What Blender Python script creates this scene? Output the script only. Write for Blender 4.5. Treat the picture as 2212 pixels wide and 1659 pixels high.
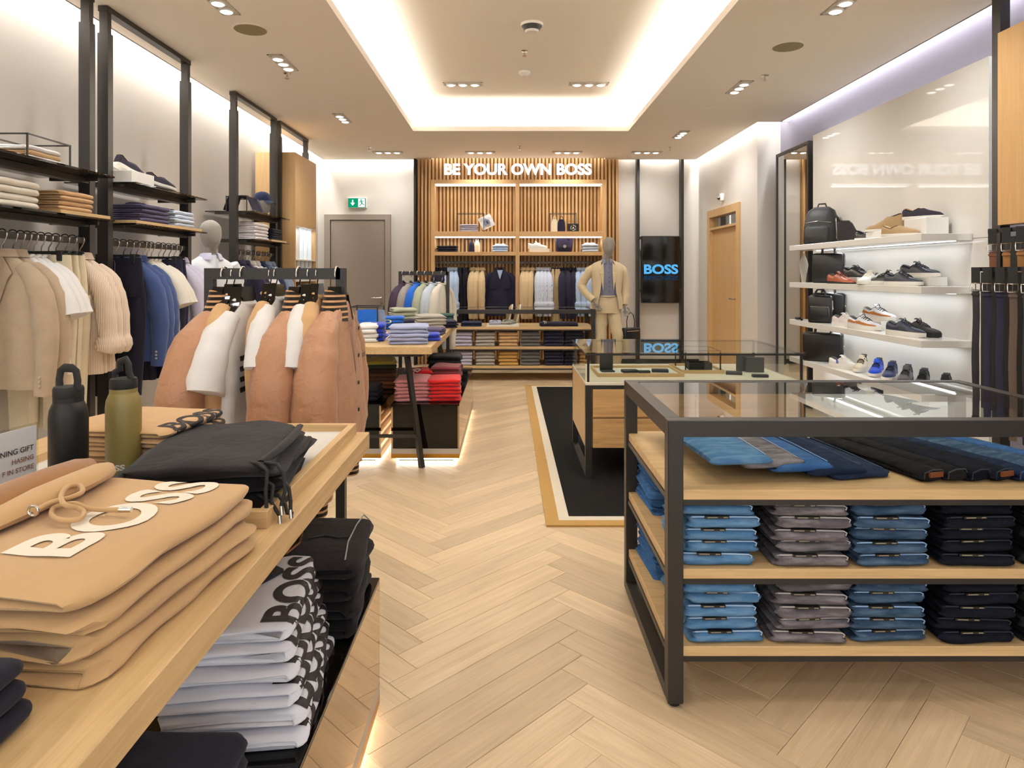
import bpy, bmesh, math, random
from mathutils import Vector, Matrix, noise
RND = random.Random(11)
PI = math.pi
for o in list(bpy.data.objects): bpy.data.objects.remove(o)
sc = bpy.context.scene
col = sc.collection
# ------------------------------------------------------------------ camera
F, VX, VY, EYE = 1450.0, 1098.0, 590.0, 1.40
cam_d = bpy.data.cameras.new('camera'); cam = bpy.data.objects.new('camera', cam_d); col.objects.link(cam)
cam_d.sensor_fit = 'HORIZONTAL'; cam_d.sensor_width = 36; cam_d.lens = F/2212*36
cam_d.shift_x = (1106-VX)/2212; cam_d.shift_y = (VY-829.5)/2212
cam_d.clip_start = .02
cam.location = (0, 0, EYE); cam.rotation_euler = (PI/2, 0, 0)
sc.camera = cam
# ------------------------------------------------------------------ world, view
w = bpy.data.worlds.new('world'); sc.world = w; w.use_nodes = True
w.node_tree.nodes['Background'].inputs[0].default_value = (.97, .985, .98, 1)
w.node_tree.nodes['Background'].inputs[1].default_value = 1.7
sc.view_settings.view_transform = 'Standard'
try: sc.view_settings.look = 'None'
except Exception: pass
sc.view_settings.gamma = 1
sc.view_settings.exposure = 0.10
sc.view_settings.use_curve_mapping = False
sc.cycles.max_bounces = 6
sc.cycles.diffuse_bounces = 4
sc.cycles.adaptive_threshold = .03
sc.cycles.transparent_max_bounces = 16
sc.cycles.sample_clamp_indirect = 4
WARM = (.97, .975, .95); NEUT = (.97, .985, .975); COLD = (.90, .95, 1.0)
def area_light(name, loc, sx, sy, energy, color, rot=(0,0,0), spread=PI):
    l = bpy.data.lights.new(name, 'AREA'); l.shape = 'RECTANGLE'; l.size = sx; l.size_y = sy
    l.energy = energy; l.color = color; l.spread = spread
    o = bpy.data.objects.new(name, l); col.objects.link(o); o.location = loc; o.rotation_euler = rot
    return o
CEIL = 3.14; RECESS = 3.47
OX0, OX1, OY0, OY1 = -1.162, 1.468, 1.2, 8.22          # opening of the ceiling coffer
RX0, RX1, RY0, RY1 = -1.40, 1.70, .96, 8.46             # the wider recess above it
# LED strips lying on the ledge of the coffer, shining up and inwards
CE = 24.0
yl = RY1-RY0-.2; ym = (RY0+RY1)/2; xl = RX1-RX0-.2; xm = (RX0+RX1)/2
area_light('cove_led', (RX0+.10, ym, 3.225), .06, yl, CE*yl, NEUT, (PI, -.35, 0))
area_light('cove_led', (RX1-.10, ym, 3.225), .06, yl, CE*yl, NEUT, (PI, .35, 0))
area_light('cove_led', (xm, RY1-.10, 3.225), xl, .06, CE*xl, NEUT, (PI-.35, 0, 0))
area_light('cove_led', (xm, RY0+.10, 3.225), xl, .06, CE*xl, NEUT, (PI+.35, 0, 0))
# LED strips in the slots between ceiling and walls, shining down the walls
SE = 13.0
area_light('wall_slot_led', (-2.885, 4.6, 3.31), .05, 11.0, SE*11, NEUT, (0, -.10, 0))
area_light('wall_slot_led', (-2.1, 10.335, 3.31), 1.4, .05, SE*1.4, NEUT, (.10, 0, 0))
area_light('wall_slot_led', (.15, 10.22, 3.30), 3.0, .05, SE*.22*3.0, COLD, (.10, 0, 0))
area_light('wall_slot_led', (2.30, 10.335, 3.31), 1.0, .05, SE*.35, NEUT, (.10, 0, 0))
area_light('wall_slot_led', (2.905, 9.0, 3.31), .05, 2.6, SE*2.6, NEUT, (0, .10, 0))
area_light('wall_slot_led', (3.185, 3.2, 3.31), .05, 9.4, SE*.62*9.4, COLD, (0, .10, 0))

# ------------------------------------------------------------------ helpers
def PX(x, Y): return (x-VX)*Y/F
def PZ(y, Y): return EYE-(y-VY)*Y/F
def lin(c):
    c /= 255.0
    return c/12.92 if c <= .04045 else ((c+.055)/1.055)**2.4
def rgb(h):
    if isinstance(h, str):
        h = h.lstrip('#'); return tuple(lin(int(h[i:i+2], 16)) for i in (0, 2, 4)) + (1,)
    return tuple(h) + (1,)
def nz(x, y=0., z=0.): return noise.noise(Vector((x, y, z)))

class MB:
    """collects shapes; build() links them as one mesh object"""
    def __init__(s): s.v = []; s.f = []; s.mi = []; s.cm = 0
    def add(s, vs, fs):
        b = len(s.v); s.v += [tuple(v) for v in vs]
        s.f += [tuple(i+b for i in f) for f in fs]; s.mi += [s.cm]*len(fs); return s
    def box(s, x0, x1, y0, y1, z0, z1):
        return s.add([(x0,y0,z0),(x1,y0,z0),(x1,y1,z0),(x0,y1,z0),(x0,y0,z1),(x1,y0,z1),(x1,y1,z1),(x0,y1,z1)],
                     [(3,2,1,0),(4,5,6,7),(0,1,5,4),(1,2,6,5),(2,3,7,6),(3,0,4,7)])
    def bev(s, x0, x1, y0, y1, z0, z1, r=.004, seg=1):
        bm = bmesh.new(); bmesh.ops.create_cube(bm, size=1)
        for v in bm.verts: v.co = ((x0+x1)/2+v.co.x*(x1-x0), (y0+y1)/2+v.co.y*(y1-y0), (z0+z1)/2+v.co.z*(z1-z0))
        bmesh.ops.bevel(bm, geom=bm.edges[:], offset=min(r, .45*min(x1-x0, y1-y0, z1-z0)), segments=seg, profile=.5, affect='EDGES')
        bm.verts.index_update(); s.add([v.co[:] for v in bm.verts], [[v.index for v in f.verts] for f in bm.faces]); bm.free(); return s
    def bar(s, a, b, w, h=None, up=(0,0,1)):
        a = Vector(a); b = Vector(b); h = h or w; d = (b-a).normalized(); u = Vector(up)
        if abs(d.dot(u)) > .99: u = Vector((0,1,0))
        x = d.cross(u).normalized()*w/2; y = x.cross(d).normalized()*h/2
        vs = [a-x-y, a+x-y, a+x+y, a-x+y, b-x-y, b+x-y, b+x+y, b-x+y]
        return s.add(vs, [(3,2,1,0),(4,5,6,7),(0,1,5,4),(1,2,6,5),(2,3,7,6),(3,0,4,7)])
    def loft(s, secs, cap0=True, cap1=True, closed=True):
        n = len(secs[0]); b = []
        vs = [p for sec in secs for p in sec]; fs = []
        m = n if closed else n-1
        for i in range(len(secs)-1):
            for j in range(m):
                k = (j+1) % n; fs.append((i*n+j, i*n+k, (i+1)*n+k, (i+1)*n+j))
        if closed and cap0: fs.append(tuple(range(n-1, -1, -1)))
        if closed and cap1: q = (len(secs)-1)*n; fs.append(tuple(range(q, q+n)))
        return s.add(vs, fs)
    def tube(s, pts, r, n=8, closed=False, flat=1.0):
        pts = [Vector(p) for p in pts]; N = len(pts); secs = []; u0 = None
        for i, p in enumerate(pts):
            if closed: t = pts[(i+1) % N]-pts[i-1]
            else: t = pts[min(i+1, N-1)]-pts[max(i-1, 0)]
            t.normalize()
            if u0 is None:
                u0 = Vector((0,0,1)) if abs(t.z) < .9 else Vector((1,0,0))
            u = (u0 - t*u0.dot(t)).normalized(); u0 = u; v = t.cross(u)
            rr = r[i] if isinstance(r, (list, tuple)) else r
            secs.append([p+u*(rr*flat*math.sin(2*PI*k/n))+v*(rr*math.cos(2*PI*k/n)) for k in range(n)])
        if closed: secs.append(secs[0]); return s.loft(secs, False, False)
        return s.loft(secs)
    def lathe(s, prof, n=24, c=(0,0,0)):
        return s.loft([[(c[0]+r*math.cos(2*PI*k/n), c[1]+r*math.sin(2*PI*k/n), c[2]+z) for k in range(n)] for r, z in prof])
    def prism(s, poly, axis, a0, a1):
        def P(p, a):
            return (a, p[0], p[1]) if axis == 'x' else (p[0], a, p[1]) if axis == 'y' else (p[0], p[1], a)
        return s.loft([[P(p, a0) for p in poly], [P(p, a1) for p in poly]])
    def grid(s, fn, nu, nv):
        vs = [fn(i/nu, j/nv) for i in range(nu+1) for j in range(nv+1)]
        return s.add(vs, [(i*(nv+1)+j, (i+1)*(nv+1)+j, (i+1)*(nv+1)+j+1, i*(nv+1)+j+1) for i in range(nu) for j in range(nv)])
    def move(s, fn): s.v = [tuple(fn(*p)) for p in s.v]; return s
    def mesh(s, name, mat, smooth=None):
        me = bpy.data.meshes.new(name); me.from_pydata(s.v, [], s.f)
        for m in (mat if isinstance(mat, (list, tuple)) else [mat]): me.materials.append(m)
        if any(s.mi): me.polygons.foreach_set('material_index', s.mi)
        bm = bmesh.new(); bm.from_mesh(me); bmesh.ops.recalc_face_normals(bm, faces=bm.faces[:]); bm.to_mesh(me); bm.free()
        if smooth is not None:
            me.polygons.foreach_set('use_smooth', [True]*len(me.polygons)); me.set_sharp_from_angle(angle=math.radians(smooth))
        me.update(); return me
    def build(s, name, mat, parent=None, loc=None, rot=None, smooth=None):
        return obj(name, s.mesh(name, mat, smooth), parent, loc, rot)
def obj(name, me, parent=None, loc=None, rot=None):
    o = bpy.data.objects.new(name, me); col.objects.link(o)
    if parent is not None: o.parent = parent
    if loc is not None: o.location = loc
    if rot is not None: o.rotation_euler = rot if isinstance(rot, (tuple, list)) else (0, 0, rot)
    return o
def tag(o, label, cat, group=None):
    if len(label.replace('-', ' ').split()) > 16: print('LONG', label)
    o['label'] = label; o['category'] = cat
    if group: o['group'] = group
    return o
def thing(name, label, cat, loc=(0,0,0), rot=0, group=None):
    o = bpy.data.objects.new(name, None); col.objects.link(o); o.location = loc
    o.rotation_euler = rot if isinstance(rot, (tuple, list)) else (0, 0, rot); o.empty_display_size = .05
    return tag(o, label, cat, group)
def struct(o): o['kind'] = 'structure'; return o
def copy_tree(o, parent=None):
    c = o.copy(); col.objects.link(c); c.parent = parent
    for ch in list(o.children): copy_tree(ch, c)
    return c
ORD = ['first','second','third','fourth','fifth','sixth','seventh','eighth','ninth','tenth','eleventh','twelfth']

# ------------------------------------------------------------------ materials
MATS = {}
def newmat(name):
    m = bpy.data.materials.new(name); m.use_nodes = True; nt = m.node_tree
    return m, nt, nt.nodes['Principled BSDF'], nt.nodes['Material Output']
def _n(nt, t, **kw):
    n = nt.nodes.new(t)
    for k, v in kw.items(): setattr(n, k, v)
    return n
def plain(name, c, rough=.5, metal=0., spec=.5, coat=0., vary=.04, scale=8., bump=0., bscale=60.):
    """paint, metal, plastic or leather: slight colour drift and optional fine relief"""
    if name in MATS: return MATS[name]
    m, nt, p, out = newmat(name); L = nt.links.new
    p.inputs['Roughness'].default_value = rough; p.inputs['Metallic'].default_value = metal
    p.inputs['Specular IOR Level'].default_value = spec; p.inputs['Coat Weight'].default_value = coat
    c = rgb(c); tc = _n(nt, 'ShaderNodeTexCoord'); no = _n(nt, 'ShaderNodeTexNoise'); no.inputs['Scale'].default_value = scale
    L(tc.outputs['Object'], no.inputs['Vector'])
    mx = _n(nt, 'ShaderNodeMix', data_type='RGBA'); L(no.outputs['Fac'], mx.inputs[0])
    mx.inputs[6].default_value = tuple(max(0, x*(1-vary)) for x in c[:3])+(1,); mx.inputs[7].default_value = tuple(min(1, x*(1+vary)) for x in c[:3])+(1,)
    L(mx.outputs[2], p.inputs['Base Color'])
    if bump:
        n2 = _n(nt, 'ShaderNodeTexNoise'); n2.inputs['Scale'].default_value = bscale; n2.inputs['Detail'].default_value = 4; L(tc.outputs['Object'], n2.inputs['Vector'])
        b = _n(nt, 'ShaderNodeBump'); b.inputs['Strength'].default_value = bump; b.inputs['Distance'].default_value = .004
        L(n2.outputs['Fac'], b.inputs['Height']); L(b.outputs['Normal'], p.inputs['Normal'])
    MATS[name] = m; return m
def fabric(name, c, rough=.92, vary=.10, weave=900., bump=.25, sheen=.25, wrinkle=.25, stripe=None, c2=None, axis='X', sat=False):
    """cloth: soft colour drift, woven relief, broad wrinkles; optional stripes (pitch in m)"""
    if name in MATS: return MATS[name]
    m, nt, p, out = newmat(name); L = nt.links.new
    p.inputs['Roughness'].default_value = rough; p.inputs['Sheen Weight'].default_value = sheen; p.inputs['Sheen Roughness'].default_value = .5
    p.inputs['Specular IOR Level'].default_value = .5 if sat else .2
    c = rgb(c); tc = _n(nt, 'ShaderNodeTexCoord'); no = _n(nt, 'ShaderNodeTexNoise'); no.inputs['Scale'].default_value = 14; no.inputs['Detail'].default_value = 6
    L(tc.outputs['Object'], no.inputs['Vector'])
    mx = _n(nt, 'ShaderNodeMix', data_type='RGBA'); L(no.outputs['Fac'], mx.inputs[0])
    mx.inputs[6].default_value = tuple(x*(1-vary) for x in c[:3])+(1,); mx.inputs[7].default_value = tuple(min(1, x*(1+vary)) for x in c[:3])+(1,)
    src = mx.outputs[2]
    if stripe:
        sp = _n(nt, 'ShaderNodeSeparateXYZ'); L(tc.outputs['Object'], sp.inputs[0])
        a = _n(nt, 'ShaderNodeMath', operation='MULTIPLY'); L(sp.outputs[axis], a.inputs[0]); a.inputs[1].default_value = 1/stripe
        if axis == 'X': xy = _n(nt, 'ShaderNodeMath', operation='ADD'); L(sp.outputs['X'], xy.inputs[0]); L(sp.outputs['Y'], xy.inputs[1]); L(xy.outputs[0], a.inputs[0])
        fr = _n(nt, 'ShaderNodeMath', operation='FRACT'); L(a.outputs[0], fr.inputs[0])
        gt = _n(nt, 'ShaderNodeMath', operation='GREATER_THAN'); L(fr.outputs[0], gt.inputs[0]); gt.inputs[1].default_value = .62
        m2 = _n(nt, 'ShaderNodeMix', data_type='RGBA'); L(gt.outputs[0], m2.inputs[0]); L(src, m2.inputs[6]); m2.inputs[7].default_value = rgb(c2); src = m2.outputs[2]
    L(src, p.inputs['Base Color'])
    n2 = _n(nt, 'ShaderNodeTexNoise'); n2.inputs['Scale'].default_value = weave; n2.inputs['Detail'].default_value = 2; L(tc.outputs['Object'], n2.inputs['Vector'])
    n3 = _n(nt, 'ShaderNodeTexNoise'); n3.inputs['Scale'].default_value = 16; n3.inputs['Detail'].default_value = 3; n3.inputs['Distortion'].default_value = .8; L(tc.outputs['Object'], n3.inputs['Vector'])
    b = _n(nt, 'ShaderNodeBump'); b.inputs['Strength'].default_value = bump; b.inputs['Distance'].default_value = .001; L(n2.outputs['Fac'], b.inputs['Height'])
    b2 = _n(nt, 'ShaderNodeBump'); b2.inputs['Strength'].default_value = wrinkle; b2.inputs['Distance'].default_value = .012; L(n3.outputs['Fac'], b2.inputs['Height'])
    L(b.outputs['Normal'], b2.inputs['Normal']); L(b2.outputs['Normal'], p.inputs['Normal'])
    MATS[name] = m; return m
def denim(name, c, fade, rough=.95):
    """washed denim: twill lines plus faded patches"""
    if name in MATS: return MATS[name]
    m, nt, p, out = newmat(name); L = nt.links.new
    p.inputs['Roughness'].default_value = rough; p.inputs['Specular IOR Level'].default_value = .15
    tc = _n(nt, 'ShaderNodeTexCoord'); oi = _n(nt, 'ShaderNodeObjectInfo')
    ad = _n(nt, 'ShaderNodeVectorMath', operation='ADD'); L(tc.outputs['Object'], ad.inputs[0]); L(oi.outputs['Location'], ad.inputs[1])
    mp = _n(nt, 'ShaderNodeMapping'); mp.inputs['Scale'].default_value = (5, 14, 22); L(ad.outputs[0], mp.inputs[0])
    no = _n(nt, 'ShaderNodeTexNoise'); no.inputs['Scale'].default_value = 2.2; no.inputs['Detail'].default_value = 5; L(mp.outputs[0], no.inputs['Vector'])
    mr = _n(nt, 'ShaderNodeMapRange'); mr.inputs['From Min'].default_value = .42; mr.inputs['From Max'].default_value = .95; L(no.outputs['Fac'], mr.inputs['Value'])
    wv = _n(nt, 'ShaderNodeTexNoise'); wv.inputs['Scale'].default_value = 420; L(tc.outputs['Object'], wv.inputs['Vector'])
    mx = _n(nt, 'ShaderNodeMix', data_type='RGBA'); L(mr.outputs[0], mx.inputs[0]); mx.inputs[6].default_value = rgb(c); mx.inputs[7].default_value = rgb(fade)
    m2 = _n(nt, 'ShaderNodeMix', data_type='RGBA', blend_type='MULTIPLY'); m2.inputs[0].default_value = .45; L(mx.outputs[2], m2.inputs[6]); L(wv.outputs['Fac'], m2.inputs[7])
    b3 = _n(nt, 'ShaderNodeMix', data_type='RGBA', blend_type='ADD'); b3.inputs[0].default_value = .25; L(m2.outputs[2], b3.inputs[6]); L(m2.outputs[2], b3.inputs[7])
    L(b3.outputs[2], p.inputs['Base Color'])
    b = _n(nt, 'ShaderNodeBump'); b.inputs['Strength'].default_value = .4; b.inputs['Distance'].default_value = .001; L(wv.outputs['Fac'], b.inputs['Height'])
    n3 = _n(nt, 'ShaderNodeTexNoise'); n3.inputs['Scale'].default_value = 28; n3.inputs['Detail'].default_value = 4; L(ad.outputs[0], n3.inputs['Vector'])
    b2 = _n(nt, 'ShaderNodeBump'); b2.inputs['Strength'].default_value = .45; b2.inputs['Distance'].default_value = .010; L(n3.outputs['Fac'], b2.inputs['Height'])
    L(b.outputs['Normal'], b2.inputs['Normal']); L(b2.outputs['Normal'], p.inputs['Normal'])
    MATS[name] = m; return m
def wood(name, c, axis='X', rough=.42, contrast=.16, scale=1., rand=None, spec=.4):
    """oak: grain stretched along an axis; rand = 'object' or 'island' shifts tone from plank to plank"""
    if name in MATS: return MATS[name]
    m, nt, p, out = newmat(name); L = nt.links.new
    p.inputs['Roughness'].default_value = rough; p.inputs['Specular IOR Level'].default_value = spec
    c = rgb(c)[:3]; tc = _n(nt, 'ShaderNodeTexCoord'); src = tc.outputs['Object']; rv = None
    if rand:
        rv = _n(nt, 'ShaderNodeObjectInfo').outputs['Random'] if rand == 'object' else _n(nt, 'ShaderNodeNewGeometry').outputs['Random Per Island']
        ml = _n(nt, 'ShaderNodeMath', operation='MULTIPLY'); L(rv, ml.inputs[0]); ml.inputs[1].default_value = 37.0
        ad = _n(nt, 'ShaderNodeVectorMath', operation='ADD'); L(src, ad.inputs[0]); L(ml.outputs[0], ad.inputs[1]); src = ad.outputs[0]
    st = {'X': (1.1, 15, 15), 'Y': (15, 1.1, 15), 'Z': (15, 15, 1.1)}[axis]
    mp = _n(nt, 'ShaderNodeMapping'); mp.inputs['Scale'].default_value = tuple(q*scale for q in st); L(src, mp.inputs[0])
    no = _n(nt, 'ShaderNodeTexNoise'); no.inputs['Scale'].default_value = 2.0; no.inputs['Detail'].default_value = 7; no.inputs['Roughness'].default_value = .62; no.inputs['Distortion'].default_value = .9; L(mp.outputs[0], no.inputs['Vector'])
    st2 = {'X': (2, 170, 170), 'Y': (170, 2, 170), 'Z': (170, 170, 2)}[axis]
    mp2 = _n(nt, 'ShaderNodeMapping'); mp2.inputs['Scale'].default_value = st2; L(src, mp2.inputs[0])
    n2 = _n(nt, 'ShaderNodeTexNoise'); n2.inputs['Scale'].default_value = 1.6; n2.inputs['Detail'].default_value = 3; L(mp2.outputs[0], n2.inputs['Vector'])
    av = _n(nt, 'ShaderNodeMath', operation='MULTIPLY_ADD'); L(n2.outputs['Fac'], av.inputs[0]); av.inputs[1].default_value = .45; L(no.outputs['Fac'], av.inputs[2])
    rp = _n(nt, 'ShaderNodeValToRGB'); L(av.outputs[0], rp.inputs[0])
    rp.color_ramp.elements[0].position = .45; rp.color_ramp.elements[1].position = .95
    rp.color_ramp.elements[0].color = tuple(x*(1-contrast*1.5) * (1.0 if i == 0 else .96 if i == 1 else .88) for i, x in enumerate(c))+(1,)
    rp.color_ramp.elements[1].color = tuple(min(1, x*(1+contrast*.8)) for x in c)+(1,)
    src2 = rp.outputs[0]
    if rand:
        mr = _n(nt, 'ShaderNodeMapRange'); L(rv, mr.inputs['Value']); mr.inputs['To Min'].default_value = .80; mr.inputs['To Max'].default_value = 1.10
        m2 = _n(nt, 'ShaderNodeMix', data_type='RGBA', blend_type='MULTIPLY'); m2.inputs[0].default_value = 1; L(src2, m2.inputs[6]); L(mr.outputs[0], m2.inputs[7]); src2 = m2.outputs[2]
    L(src2, p.inputs['Base Color'])
    b = _n(nt, 'ShaderNodeBump'); b.inputs['Strength'].default_value = .12; b.inputs['Distance'].default_value = .002; L(n2.outputs['Fac'], b.inputs['Height']); L(b.outputs['Normal'], p.inputs['Normal'])
    MATS[name] = m; return m
def emit(name, c, s):
    if name in MATS: return MATS[name]
    m, nt, p, out = newmat(name); nt.nodes.remove(p); e = _n(nt, 'ShaderNodeEmission'); e.inputs[0].default_value = rgb(c); e.inputs[1].default_value = s
    nt.links.new(e.outputs[0], out.inputs[0]); MATS[name] = m
    if name != 'plinth_led': m.cycles.emission_sampling = 'NONE'      # lamps next to them carry the sampled light
    return m
def pane(name, tint, ior=1.5, boost=0.):
    """clear sheet of glass: sees through, mirrors by Fresnel"""
    if name in MATS: return MATS[name]
    m, nt, p, out = newmat(name); nt.nodes.remove(p); L = nt.links.new
    t = _n(nt, 'ShaderNodeBsdfTransparent'); t.inputs[0].default_value = rgb(tint); g = _n(nt, 'ShaderNodeBsdfGlossy'); g.inputs['Roughness'].default_value = .0; g.inputs['Color'].default_value = (1,1,1,1)
    fr = _n(nt, 'ShaderNodeFresnel'); fr.inputs['IOR'].default_value = ior; mx = _n(nt, 'ShaderNodeMixShader')
    ad = _n(nt, 'ShaderNodeMath', operation='ADD', use_clamp=True); L(fr.outputs[0], ad.inputs[0]); ad.inputs[1].default_value = boost
    gm = _n(nt, 'ShaderNodeNewGeometry'); ff = _n(nt, 'ShaderNodeMath', operation='SUBTRACT'); ff.inputs[0].default_value = 1; L(gm.outputs['Backfacing'], ff.inputs[1])
    ml = _n(nt, 'ShaderNodeMath', operation='MULTIPLY'); L(ad.outputs[0], ml.inputs[0]); L(ff.outputs[0], ml.inputs[1])
    L(ml.outputs[0], mx.inputs[0]); L(t.outputs[0], mx.inputs[1]); L(g.outputs[0], mx.inputs[2]); L(mx.outputs[0], out.inputs[0])
    MATS[name] = m; return m
BLK = plain('black_metal', '#211d1a', .42, .0, .5, vary=.08)
BLKG = plain('black_gloss', '#0d0a08', .05, 0, .35, vary=.02)
BLKM = plain('black_matte', '#171615', .7, vary=.08)
CHROME = plain('polished_steel', '#cfcac2', .16, 1., vary=.02)
GOLD = plain('brushed_brass', '#b98a3c', .32, 1., vary=.05)
MIRROR = plain('mirror_silver', '#dfe0dd', .0, 1., vary=.0)
SMOKE = pane('smoked_glass', '#6b645c', 1.5, .02)
GLASS = pane('clear_glass', '#f3f6f4', 1.6, .10)
ACRYL = pane('acrylic', '#f6f6f4', 1.45)
OAKX = wood('oak_along_x', '#cfae7f', 'X'); OAKY = wood('oak_along_y', '#d2b283', 'Y'); OAKZ = wood('oak_along_z', '#c9a06c', 'Z')
OAKE = wood('oak_drawer', '#c9a06c', 'X', .4, .2)
WALLM = plain('wall_paint', '#d3ccc4', .62, 0, .35, vary=.03, scale=2.5, bump=.05, bscale=300)
CEILM = plain('ceiling_paint', '#f3e9dc', .85, 0, .2, vary=.01, scale=2)
WHITE = plain('white_lacquer', '#e6e3dd', .18, 0, .5, vary=.01)
WHITEM = plain('white_matte', '#e8e4dc', .5, 0, .4, vary=.02)
LED = emit('led_white', (1., .97, .92), 4.)
LEDC = emit('led_cold', (.93, .97, 1.), 4.)
print('p1 ok')
# ================================================================== the room shell
XL, XR, YB, YF = -2.95, 2.95, 10.40, -1.6
XD = 3.225                                             # dark clad part of the right wall
b = MB().box(XL-.1, XL, YF, YB+.1, -.02, 3.6); struct(b.build('wall_left', WALLM))
b = MB().box(XL, XR+.1, YB, YB+.1, -.02, 3.6); struct(b.build('wall_back', WALLM))
b = MB().box(XR, XR+.3, 9.86, YB, -.02, 3.6).box(XR, XR+.3, 7.95, 8.52, -.02, 3.6).box(XR, XR+.3, 8.52, 9.86, 2.30, 3.6)
struct(b.build('wall_right_rear', WALLM))
DARKW = fabric('aubergine_wall', '#85808f', .8, .05, 600, .15, .1, .03)
b = MB().box(XD, XD+.1, YF, 7.95, -.02, 3.6); struct(b.build('wall_right', DARKW))
# --- ceiling: flat field with the coffer opening and the light slots along the walls
b = MB(); cx0, cx1 = -2.825, 3.30; T = .06
b.box(cx0, OX0, YF, 10.28, CEIL, CEIL+T); b.box(OX1, 2.86, YF, 10.28, CEIL, CEIL+T); b.box(2.86, 3.135, YF, 7.72, CEIL, CEIL+T); b.box(3.135, 3.30, 7.70, 7.72, CEIL, CEIL+T); b.box(3.12, 3.4, YF, 7.95, 3.36, 3.40)
b.box(OX0, OX1, OY1, 10.16, CEIL, CEIL+T); b.box(OX0, OX1, YF, OY0, CEIL, CEIL+T)
b.box(RX0-.03, RX0, RY0, RY1, CEIL+T, RECESS); b.box(RX1, RX1+.03, RY0, RY1, CEIL+T, RECESS)
b.box(RX0-.03, RX1+.03, RY1, RY1+.03, CEIL+T, RECESS); b.box(RX0-.03, RX1+.03, RY0-.03, RY0, CEIL+T, RECESS)
b.box(RX0-.03, RX1+.03, RY0-.03, RY1+.03, RECESS, RECESS+.05)
b.box(XL-.1, cx0+.0, YF, YB+.1, 3.34, 3.40); b.box(cx0, 3.3, 10.16, YB+.1, 3.34, 3.40); b.box(2.86, 3.3, 7.72, 10.2, 3.34, 3.40)
struct(b.build('ceiling', CEILM))
# upstand that closes each slot on the room side
b = MB(); b.box(-2.83, -2.815, YF, 10.28, CEIL, 3.34); b.box(-2.83, -1.42, 10.27, 10.285, CEIL, 3.34); b.box(-1.42, 1.715, 10.15, 10.165, CEIL, 3.34)
b.box(1.715, 2.86, 10.27, 10.285, CEIL, 3.34); b.box(2.855, 2.87, 7.72, 10.28, CEIL, 3.34); b.box(2.86, 3.3, 7.71, 7.725, CEIL, 3.34); b.box(3.125, 3.14, YF, 7.72, CEIL, 3.36)
o = struct(b.build('trim_1', CEILM))
# --- herringbone floor: every board is a piece; the 300 that show largest are objects
PL, PW = .84, .12
FLB = plain('floor_joint', '#6d4f2f', .8)
floor = struct(MB().box(-3.05, 3.3, YF, YB+.1, -.05, -.012).build('floor', FLB))
PLK = wood('oak_floor_board', '#d5bd9a', 'X', .36, .13, 1., 'object', .45)
PLKI = wood('oak_floor_field', '#d5bd9a', 'X', .36, .13, 1., 'island', .45)
SPX = .229                                           # a ridge of the herringbone runs away from the camera here
planks = []
s2 = math.sqrt(2)
for i in range(-80, 81):
    for k in range(-9, 10):
        # lattice: rotated frame (a along +45deg, b along -45deg in plan)
        for d in (0, 1):
            a0 = i*PW + k*PL; b0 = i*PW - k*PL
            if d == 0: ca, cb = a0+PL/2, b0+PW/2
            else: ca, cb = a0+PL+PW/2, b0+PW-PL/2
            x = SPX - (PL-PW/2)/s2 + (ca-cb)/s2 ; y = (ca+cb)/s2
            planks.append((x, y, d))
def vis(x, y):
    if y < .9: return 0
    px = VX+F*x/y
    if not (-60 < px < 2280): return 0
    py = VY+F*EYE/y
    if py > 1760: return 0
    v = 1.0/y
    # floor hidden by the tables and plinths counts little
    if x < -.42 and y < 2.3: v *= .1
    if x < -.95: v *= .25
    if .3 < x < 2.3 and 3.75 < y < 8.3: v *= .05
    return v
ok = [p for p in planks if -3.3 < p[0] < 3.45 and YF-.2 < p[1] < YB+.35]
ok.sort(key=lambda p: -vis(p[0], p[1]))
g = .0006
pm = MB().bev(-PL/2+g, PL/2-g, -PW/2+g, PW/2-g, -.014, 0, .0012).mesh('plank', PLK)
for x, y, d in ok[:290]:
    obj('plank', pm, floor, (x, y, 0), PI/4 if d == 0 else 3*PI/4)
for d in (0, 1):
    a = PI/4 if d == 0 else 3*PI/4
    b = MB(); ca, sa = math.cos(-a), math.sin(-a)
    for x, y, dd in ok[290:]:
        if dd != d: continue
        u, v = x*ca-y*sa, x*sa+y*ca
        b.box(u-PL/2+g, u+PL/2-g, v-PW/2+g, v+PW/2-g, -.014, 0)
    o = b.build('plank_field', PLKI, floor, (0, 0, 0), a); o['kind'] = 'stuff'
# --- back wall: fire door, exit sign, slat cladding, screen
DG = plain('door_taupe', '#8d8076', .55, vary=.02); DG2 = plain('door_frame_taupe', '#968a80', .5, vary=.02)
S = YB/F
dx0, dx1 = PX(703, YB), PX(845, YB); zt = PZ(464, YB)
d1 = struct(MB().box(PX(717, YB), PX(832, YB), YB-.055, YB-.005, 0, PZ(477, YB)).build('door_1', DG))
b = MB().box(dx0, PX(715.5, YB), YB-.075, YB, 0, zt).box(PX(833.5, YB), dx1, YB-.075, YB, 0, zt).box(PX(715.5, YB), PX(833.5, YB), YB-.075, YB, PZ(475.5, YB), zt)
b.build('door_frame', DG2, d1)
hx = PX(826, YB); hz = PZ(643, YB)
MB().tube([(hx, YB-.05, hz), (hx, YB-.10, hz), (hx-.03, YB-.11, hz), (hx-.15, YB-.11, hz)], .011, 10).build('door_handle', CHROME, d1, smooth=40)
MB().tube([(hx, YB-.05, hz-.09), (hx, YB-.062, hz-.09)], .024, 14).build('lock_plate', CHROME, d1, smooth=40)
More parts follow.
